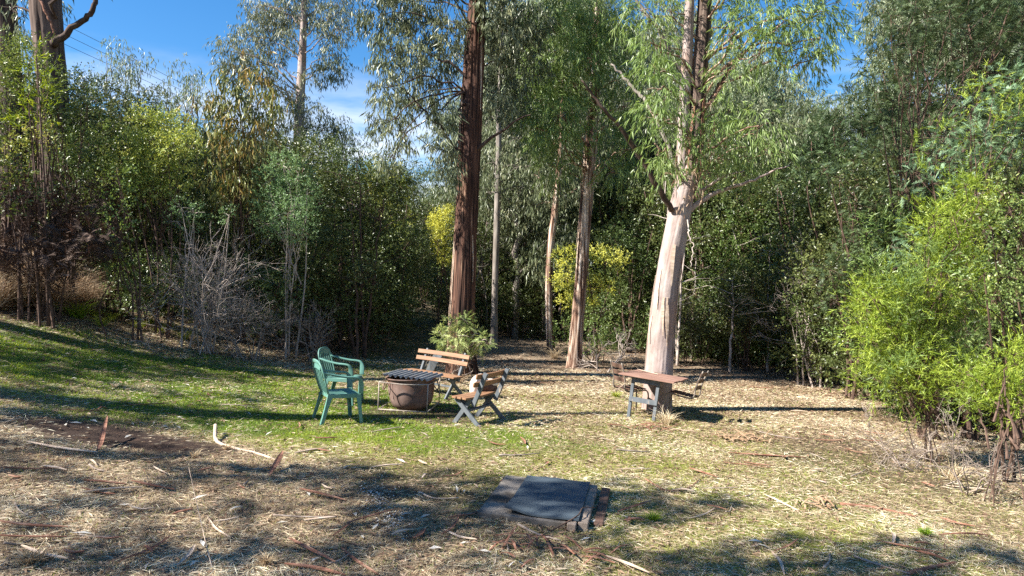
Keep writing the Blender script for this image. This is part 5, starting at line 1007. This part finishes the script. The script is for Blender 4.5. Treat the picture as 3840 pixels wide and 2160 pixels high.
# slatted benches on crossed legs
def bench(label, Lb, bow=.045):
    t = thing('garden_bench', label, 'bench', group=None)
    def sl(name, x, z, w, th, up, bw, par=None):
        p = [(x - bw * (1 - (2 * k / 10 - 1) ** 2), (k / 10 - .5) * Lb, z) for k in range(11)]; mb = MB(); mb.sweep(p, [(w, th)] * 11, up); return mb.build(name, M['slat'], par or t, bev=.003)
    for x in (.195, .108, .022): sl('seat_slat', x, .378, .078, .028, (0, 0, 1), bow)
    for x, z in ((-.125, .59), (-.165, .705)): sl('back_slat', x, z, .026, .072, (-.3, 0, 1), bow)
    for s_ in (-1, 1):
        y = s_ * Lb * .37; mb = MB(); mb.sweep([(-.055 - bow * .4, y, .28), (-.145 - bow * .4, y, .50), (-.238 - bow * .4, y, .755)], [(.04, .062)] * 3, (1, 0, .3)); mb.build('back_post', M['grey_paint'], t, bev=.003)
        mb = MB(); mb.bar((.205, y + .034 * s_, .362), (-.225, y + .034 * s_, -.01), .03, .062, (1, 0, 1)); mb.build('leg', M['grey_paint'], t, bev=.003)
        mb = MB(); mb.bar((-.03, y - .001 * s_, .362), (.235, y - .001 * s_, -.01), .03, .062, (1, 0, -1)); mb.build('leg', M['grey_paint'], t, bev=.003)
        mb = MB(); V_ = [(-.09, .36), (.225, .36), (.20, .315), (.10, .27), (.03, .27), (-.06, .315)]; vv = [(a, y + e, b) for e in (-.034, -.018) for a, b in V_]; mb.add(vv, [tuple(range(5, -1, -1)), tuple(range(6, 12))] + [(k, (k + 1) % 6, 6 + (k + 1) % 6, 6 + k) for k in range(6)]); mb.build('bracket', M['grey_paint'], t)
    mb = MB(); mb.bar((.03, -Lb * .37, .19), (.03, Lb * .37, .19), .05, .03); mb.build('stretcher', M['grey_paint'], t, bev=.003)
    return t
b1 = bench('slatted wooden bench with grey crossed legs behind the cauldron', 1.18); pose(b1, -1.36, 12.2, math.atan2(-.82, -.56), (.065, 0))
b2 = bench('short slatted bench with a bleached log on its seat', .80); pose(b2, -.47, 9.98, math.atan2(.50, -.87), (.05, -.03))
# bleached log chunk on the short bench
lg = thing('weathered_log', 'bleached white chunk of split log with brown bark on the short bench', 'log', P(1818, 1474, 10.25))
def rough(path, rad, n_, amp, seed, sx=1.0):
    s_ = spline(path, 22); v, f = tube(s_, np.interp(np.linspace(0, 1, 22), np.linspace(0, 1, len(rad)), rad), n_); c_ = np.repeat(s_, n_, 0); a = np.tile(np.arange(n_), 22) / n_ * 6.283; h = np.repeat(np.arange(22) / 22, n_)
    k = 1 + amp * (noise2(3 * np.cos(a) + 9, h * 2 + 3 * np.sin(a), seed) - .5) * 2 + amp * .5 * (noise2(7 * np.cos(a) + 9, h * 4 + 7 * np.sin(a), seed + 1) - .5) * 2; return c_ + (v - c_) * k[:, None], f
v, f = rough([P(1775, 1478, 10.2), P(1783, 1455, 10.2), P(1790, 1432, 10.22), P(1805, 1424, 10.25), P(1815, 1440, 10.25)], [.05, .075, .08, .075, .05], 16, .32, 5); obj('split_limb', v, f, M['bleached'], lg, None, True)
v, f = rough([P(1800, 1440, 10.25), P(1820, 1436, 10.28), P(1845, 1438, 10.34), P(1860, 1441, 10.38)], [.05, .075, .075, .045], 16, .30, 8); obj('upper_limb', v, f, M['bleached'], lg, None, True)
v, f = rough([P(1806, 1457, 10.24), P(1830, 1455, 10.3), P(1858, 1457, 10.38)], [.07, .085, .06], 16, .22, 9); obj('bark_side', v, f, M['rail'], lg, None, True)

# table against the pale gum
tb = thing('garden_table', 'tilting square table with red brown boards and grey legs against pale gum', 'table'); pose(tb, 2.235, 11.25, math.atan2(-.47, .88), (.115, 0))
for k in range(8):
    mb = MB(); mb.box((.006 * math.sin(7 * k), (k - 3.5) * .119, .655 + .002 * (k % 3)), (.90 + .015 * math.sin(5 * k), .113, .022)); mb.build('board', M['table'], tb, bev=.003)
for y, w in ((-.36, .44), (.40, .44)):
    mb = MB(); mb.box((-.03, y, .598), (w, .03, .088)); mb.build('apron', M['grey_paint'], tb, bev=.003)
for x in (-.235, .175):
    mb = MB(); mb.bar((x, -.33, .64), (x - .01, -.34, -.04), .05, .045, (0, 1, 0)); mb.build('leg', M['grey_paint'], tb, bev=.003)
    mb = MB(); mb.bar((x, -.36, .62), (x, .43, .62), .035, .05); mb.build('bearer', M['grey_paint'], tb, bev=.003)
mb = MB(); mb.box((-.03, -.372, .285), (.46, .028, .075)); mb.build('rail', M['grey_paint'], tb, bev=.003)
mtx = tb.matrix_basis if False else Matrix.LocRotScale(tb.location, tb.rotation_euler, None)
def onT(x, y, z): return np.array(mtx @ Vector((x, y, z)))
fallen('bark_strip', 'long pale strip of bark lying across the table boards', [onT(-.42, .40, .685), onT(-.2, .27, .683), onT(.02, .14, .684)], .035, 'pale_fallen', curl=.1)
fallen('fallen_stick', 'thin pale stick lying on the table boards beside the bark strip', [onT(-.10, .22, .690), onT(-.02, .33, .70), onT(.06, .44, .73)], .012, 'pale_fallen', 'stick', tub=True)
# slatted steel chairs
def steel_chair(label):
    t = thing('slatted_chair', label, 'chair', group='slatted steel chairs at the table')
    side = spline([(-.315, 0, .84), (-.265, 0, .70), (-.228, 0, .56), (-.225, 0, .46), (-.205, 0, .405), (-.15, 0, .385), (.0, 0, .395), (.15, 0, .415), (.205, 0, .395), (.232, 0, .33), (.245, 0, .18), (.255, 0, -.04)], 40)
    for s_ in (-1, 1): mb = MB(); mb.tube(side + [0, .19 * s_, 0], .0125, 8); mb.build('frame_tube', M['tubing'], t, True)
    for x, z, a in ((-.285, .775, .35), (-.248, .665, .3), (-.222, .555, .18)): mb = MB(); mb.bar((x, -.205, z), (x, .205, z), .012, .068, (-a, 0, 1)); mb.build('back_slat', M['brown_slat'], t, bev=.002)
    for k in range(6): x = -.165 + .064 * k; mb = MB(); mb.bar((x, -.20, .412 + .005 * k), (x, .20, .412 + .005 * k), .052, .012); mb.build('seat_slat', M['brown_slat'], t, bev=.002)
    return t
k1 = steel_chair('brown slatted steel chair tucked under the table on its lawn side'); pose(k1, 1.93, 11.50, math.radians(20), (.09, 0))
k2 = dup(k1, (0, 0, 0), label='brown slatted steel chair seen edge on, on the wood side of the table'); pose(k2, 2.70, 11.15, math.radians(152), (.13, .02))
fallen('fallen_stick', 'thin pale stick leaning from the chair seat to the table edge', [P(2308, 1465, 11.35), P(2335, 1445, 11.2), P(2366, 1421, 11.0)], .014, 'pale_fallen', 'stick', tub=True)

# hatch in the ground
ht = thing('ground_hatch', 'low concrete and brick hatch in the ground covered by a blue black board', 'hatch'); pose(ht, .35, 6.42, math.atan2(-.19, .98), (.06, 0), float(gz(.35, 6.42)) - .05)
mb = MB(); V_ = []
nb = 12
for k in range(nb + 1):
    for j in range(nb + 1):
        u, w = k / nb - .5, j / nb - .5; V_.append((u * .635, w * 1.18, .128 + .014 * max(0, -u - .2) / .3 * max(0, -w - .2) / .3 * 3 + .004 * math.sin(9 * u + 4 * w)))
n2_ = len(V_); V_ += [(a, b, c_ - .016) for a, b, c_ in V_]; Fq = []
for k in range(nb):
    for j in range(nb): a = k * (nb + 1) + j; Fq += [(a, a + nb + 1, a + nb + 2, a + 1), (n2_ + a + 1, n2_ + a + nb + 2, n2_ + a + nb + 1, n2_ + a)]
rim = [k * (nb + 1) for k in range(nb + 1)] + [nb * (nb + 1) + j for j in range(1, nb + 1)] + [k * (nb + 1) + nb for k in range(nb - 1, -1, -1)] + [j for j in range(nb - 1, 0, -1)]
for k in range(len(rim)): a, b = rim[k], rim[(k + 1) % len(rim)]; Fq.append((a, n2_ + a, n2_ + b, b))
mb.add(V_, Fq); mb.build('cover_board', M['board'], ht)
for y0, y1 in ((-.62, -.425), (-.415, .42), (.43, .60)): mb = MB(); mb.box((-.165, (y0 + y1) / 2, .04), (.76, y1 - y0, .12)); mb.build('slab', M['concrete'], ht, bev=.008)
for k in range(7): mb = MB(); mb.box((.355 + .004 * math.sin(9 * k), -.515 + k * .168, .05), (.085, .158, .12), Matrix.Rotation(.03 * math.sin(5 * k), 3, 'Z')); mb.build('brick', M['brick'], ht, bev=.008)
for k in range(3): mb = MB(); mb.box((.265, -.49 + k * .36, .05), (.075, .345, .118)); mb.build('brick', M['brick'], ht, bev=.008)
mb = MB(); mb.bar((.475, -.47, .035), (.478, .62, .045), .085, .075); mb.build('edge_rail', M['rail'], ht, bev=.012)
mb = MB(); mb.bar((.08, -.675, .015), (.47, -.665, .01), .06, .05); mb.build('edge_rail', M['rail'], ht, bev=.01)
mtx = Matrix.LocRotScale(ht.location, ht.rotation_euler, None)
fallen('fallen_stick', 'thin forked twig resting on the brick edge of the hatch', [onT(.10, -.72, .05), onT(.30, -.55, .145), onT(.33, -.36, .16), onT(.44, -.22, .13)], .014, 'brown_twig', 'stick', tub=True)
fallen('bark_strip', 'dark bark piece on the bare end of the hatch slab', [onT(-.58, .50, .05), onT(-.53, .56, .06), onT(-.44, .60, .05)], .05, 'fallen_bark')

# grey board and wire leaning by the stringybark
lb = thing('leaning_board', 'blue grey board leaning against the fern bush behind the bench', 'board', G(1610, 1400))
mb = MB(); mb.sweep([G(1607, 1402) + [0, -.3, -.03], P(1628, 1355, 14.1), P(1652, 1318, 14.35)], [(.17, .03)] * 3, (0, -1, .6)); mb.build('plank', M['grey_paint'], lb, world=True)
wp = thing('wire_panel', 'bent square of rusty wire mesh leaning beside the grey board', 'wire mesh', G(1585, 1400))
a0, a1, b0_, b1_ = G(1572, 1404), G(1600, 1404), P(1610, 1326, 14.2), P(1640, 1322, 14.3)
for k in range(4): e = k / 3; mb = MB(); mb.tube(spline([a0 + (a1 - a0) * e, (a0 + (a1 - a0) * e + b0_ + (b1_ - b0_) * e) / 2 + [0, -.05, .03], b0_ + (b1_ - b0_) * e], 6), .005, 5); mb.build('wire', M['tubing'], wp, world=True)
for k in range(6): e = k / 5; mb = MB(); mb.tube([a0 + (b0_ - a0) * e, a1 + (b1_ - a1) * e], .004, 5); mb.build('wire', M['tubing'], wp, world=True)

# power lines beyond the trees
M['cable'] = noise_mat('cable', [(.03, .03, .035), (.06, .06, .07)], (3, 3, 3), 3, .6, None, 0)
for i, (ya, yb) in enumerate(((60, 330), (100, 352), (140, 374))):
    p = spline([P(120, ya - 30, 62), P(500, (ya + yb) / 2 + 25, 70), P(860, yb + 60, 80), P(1300, yb + 190, 95)], 30); v, f = tube(p, .022, 5)
    tag(obj('power_line', v, f, M['cable'], None, None, True), ('topmost', 'middle', 'lowest')[i] + ' of three thin power lines crossing the sky', 'power line')
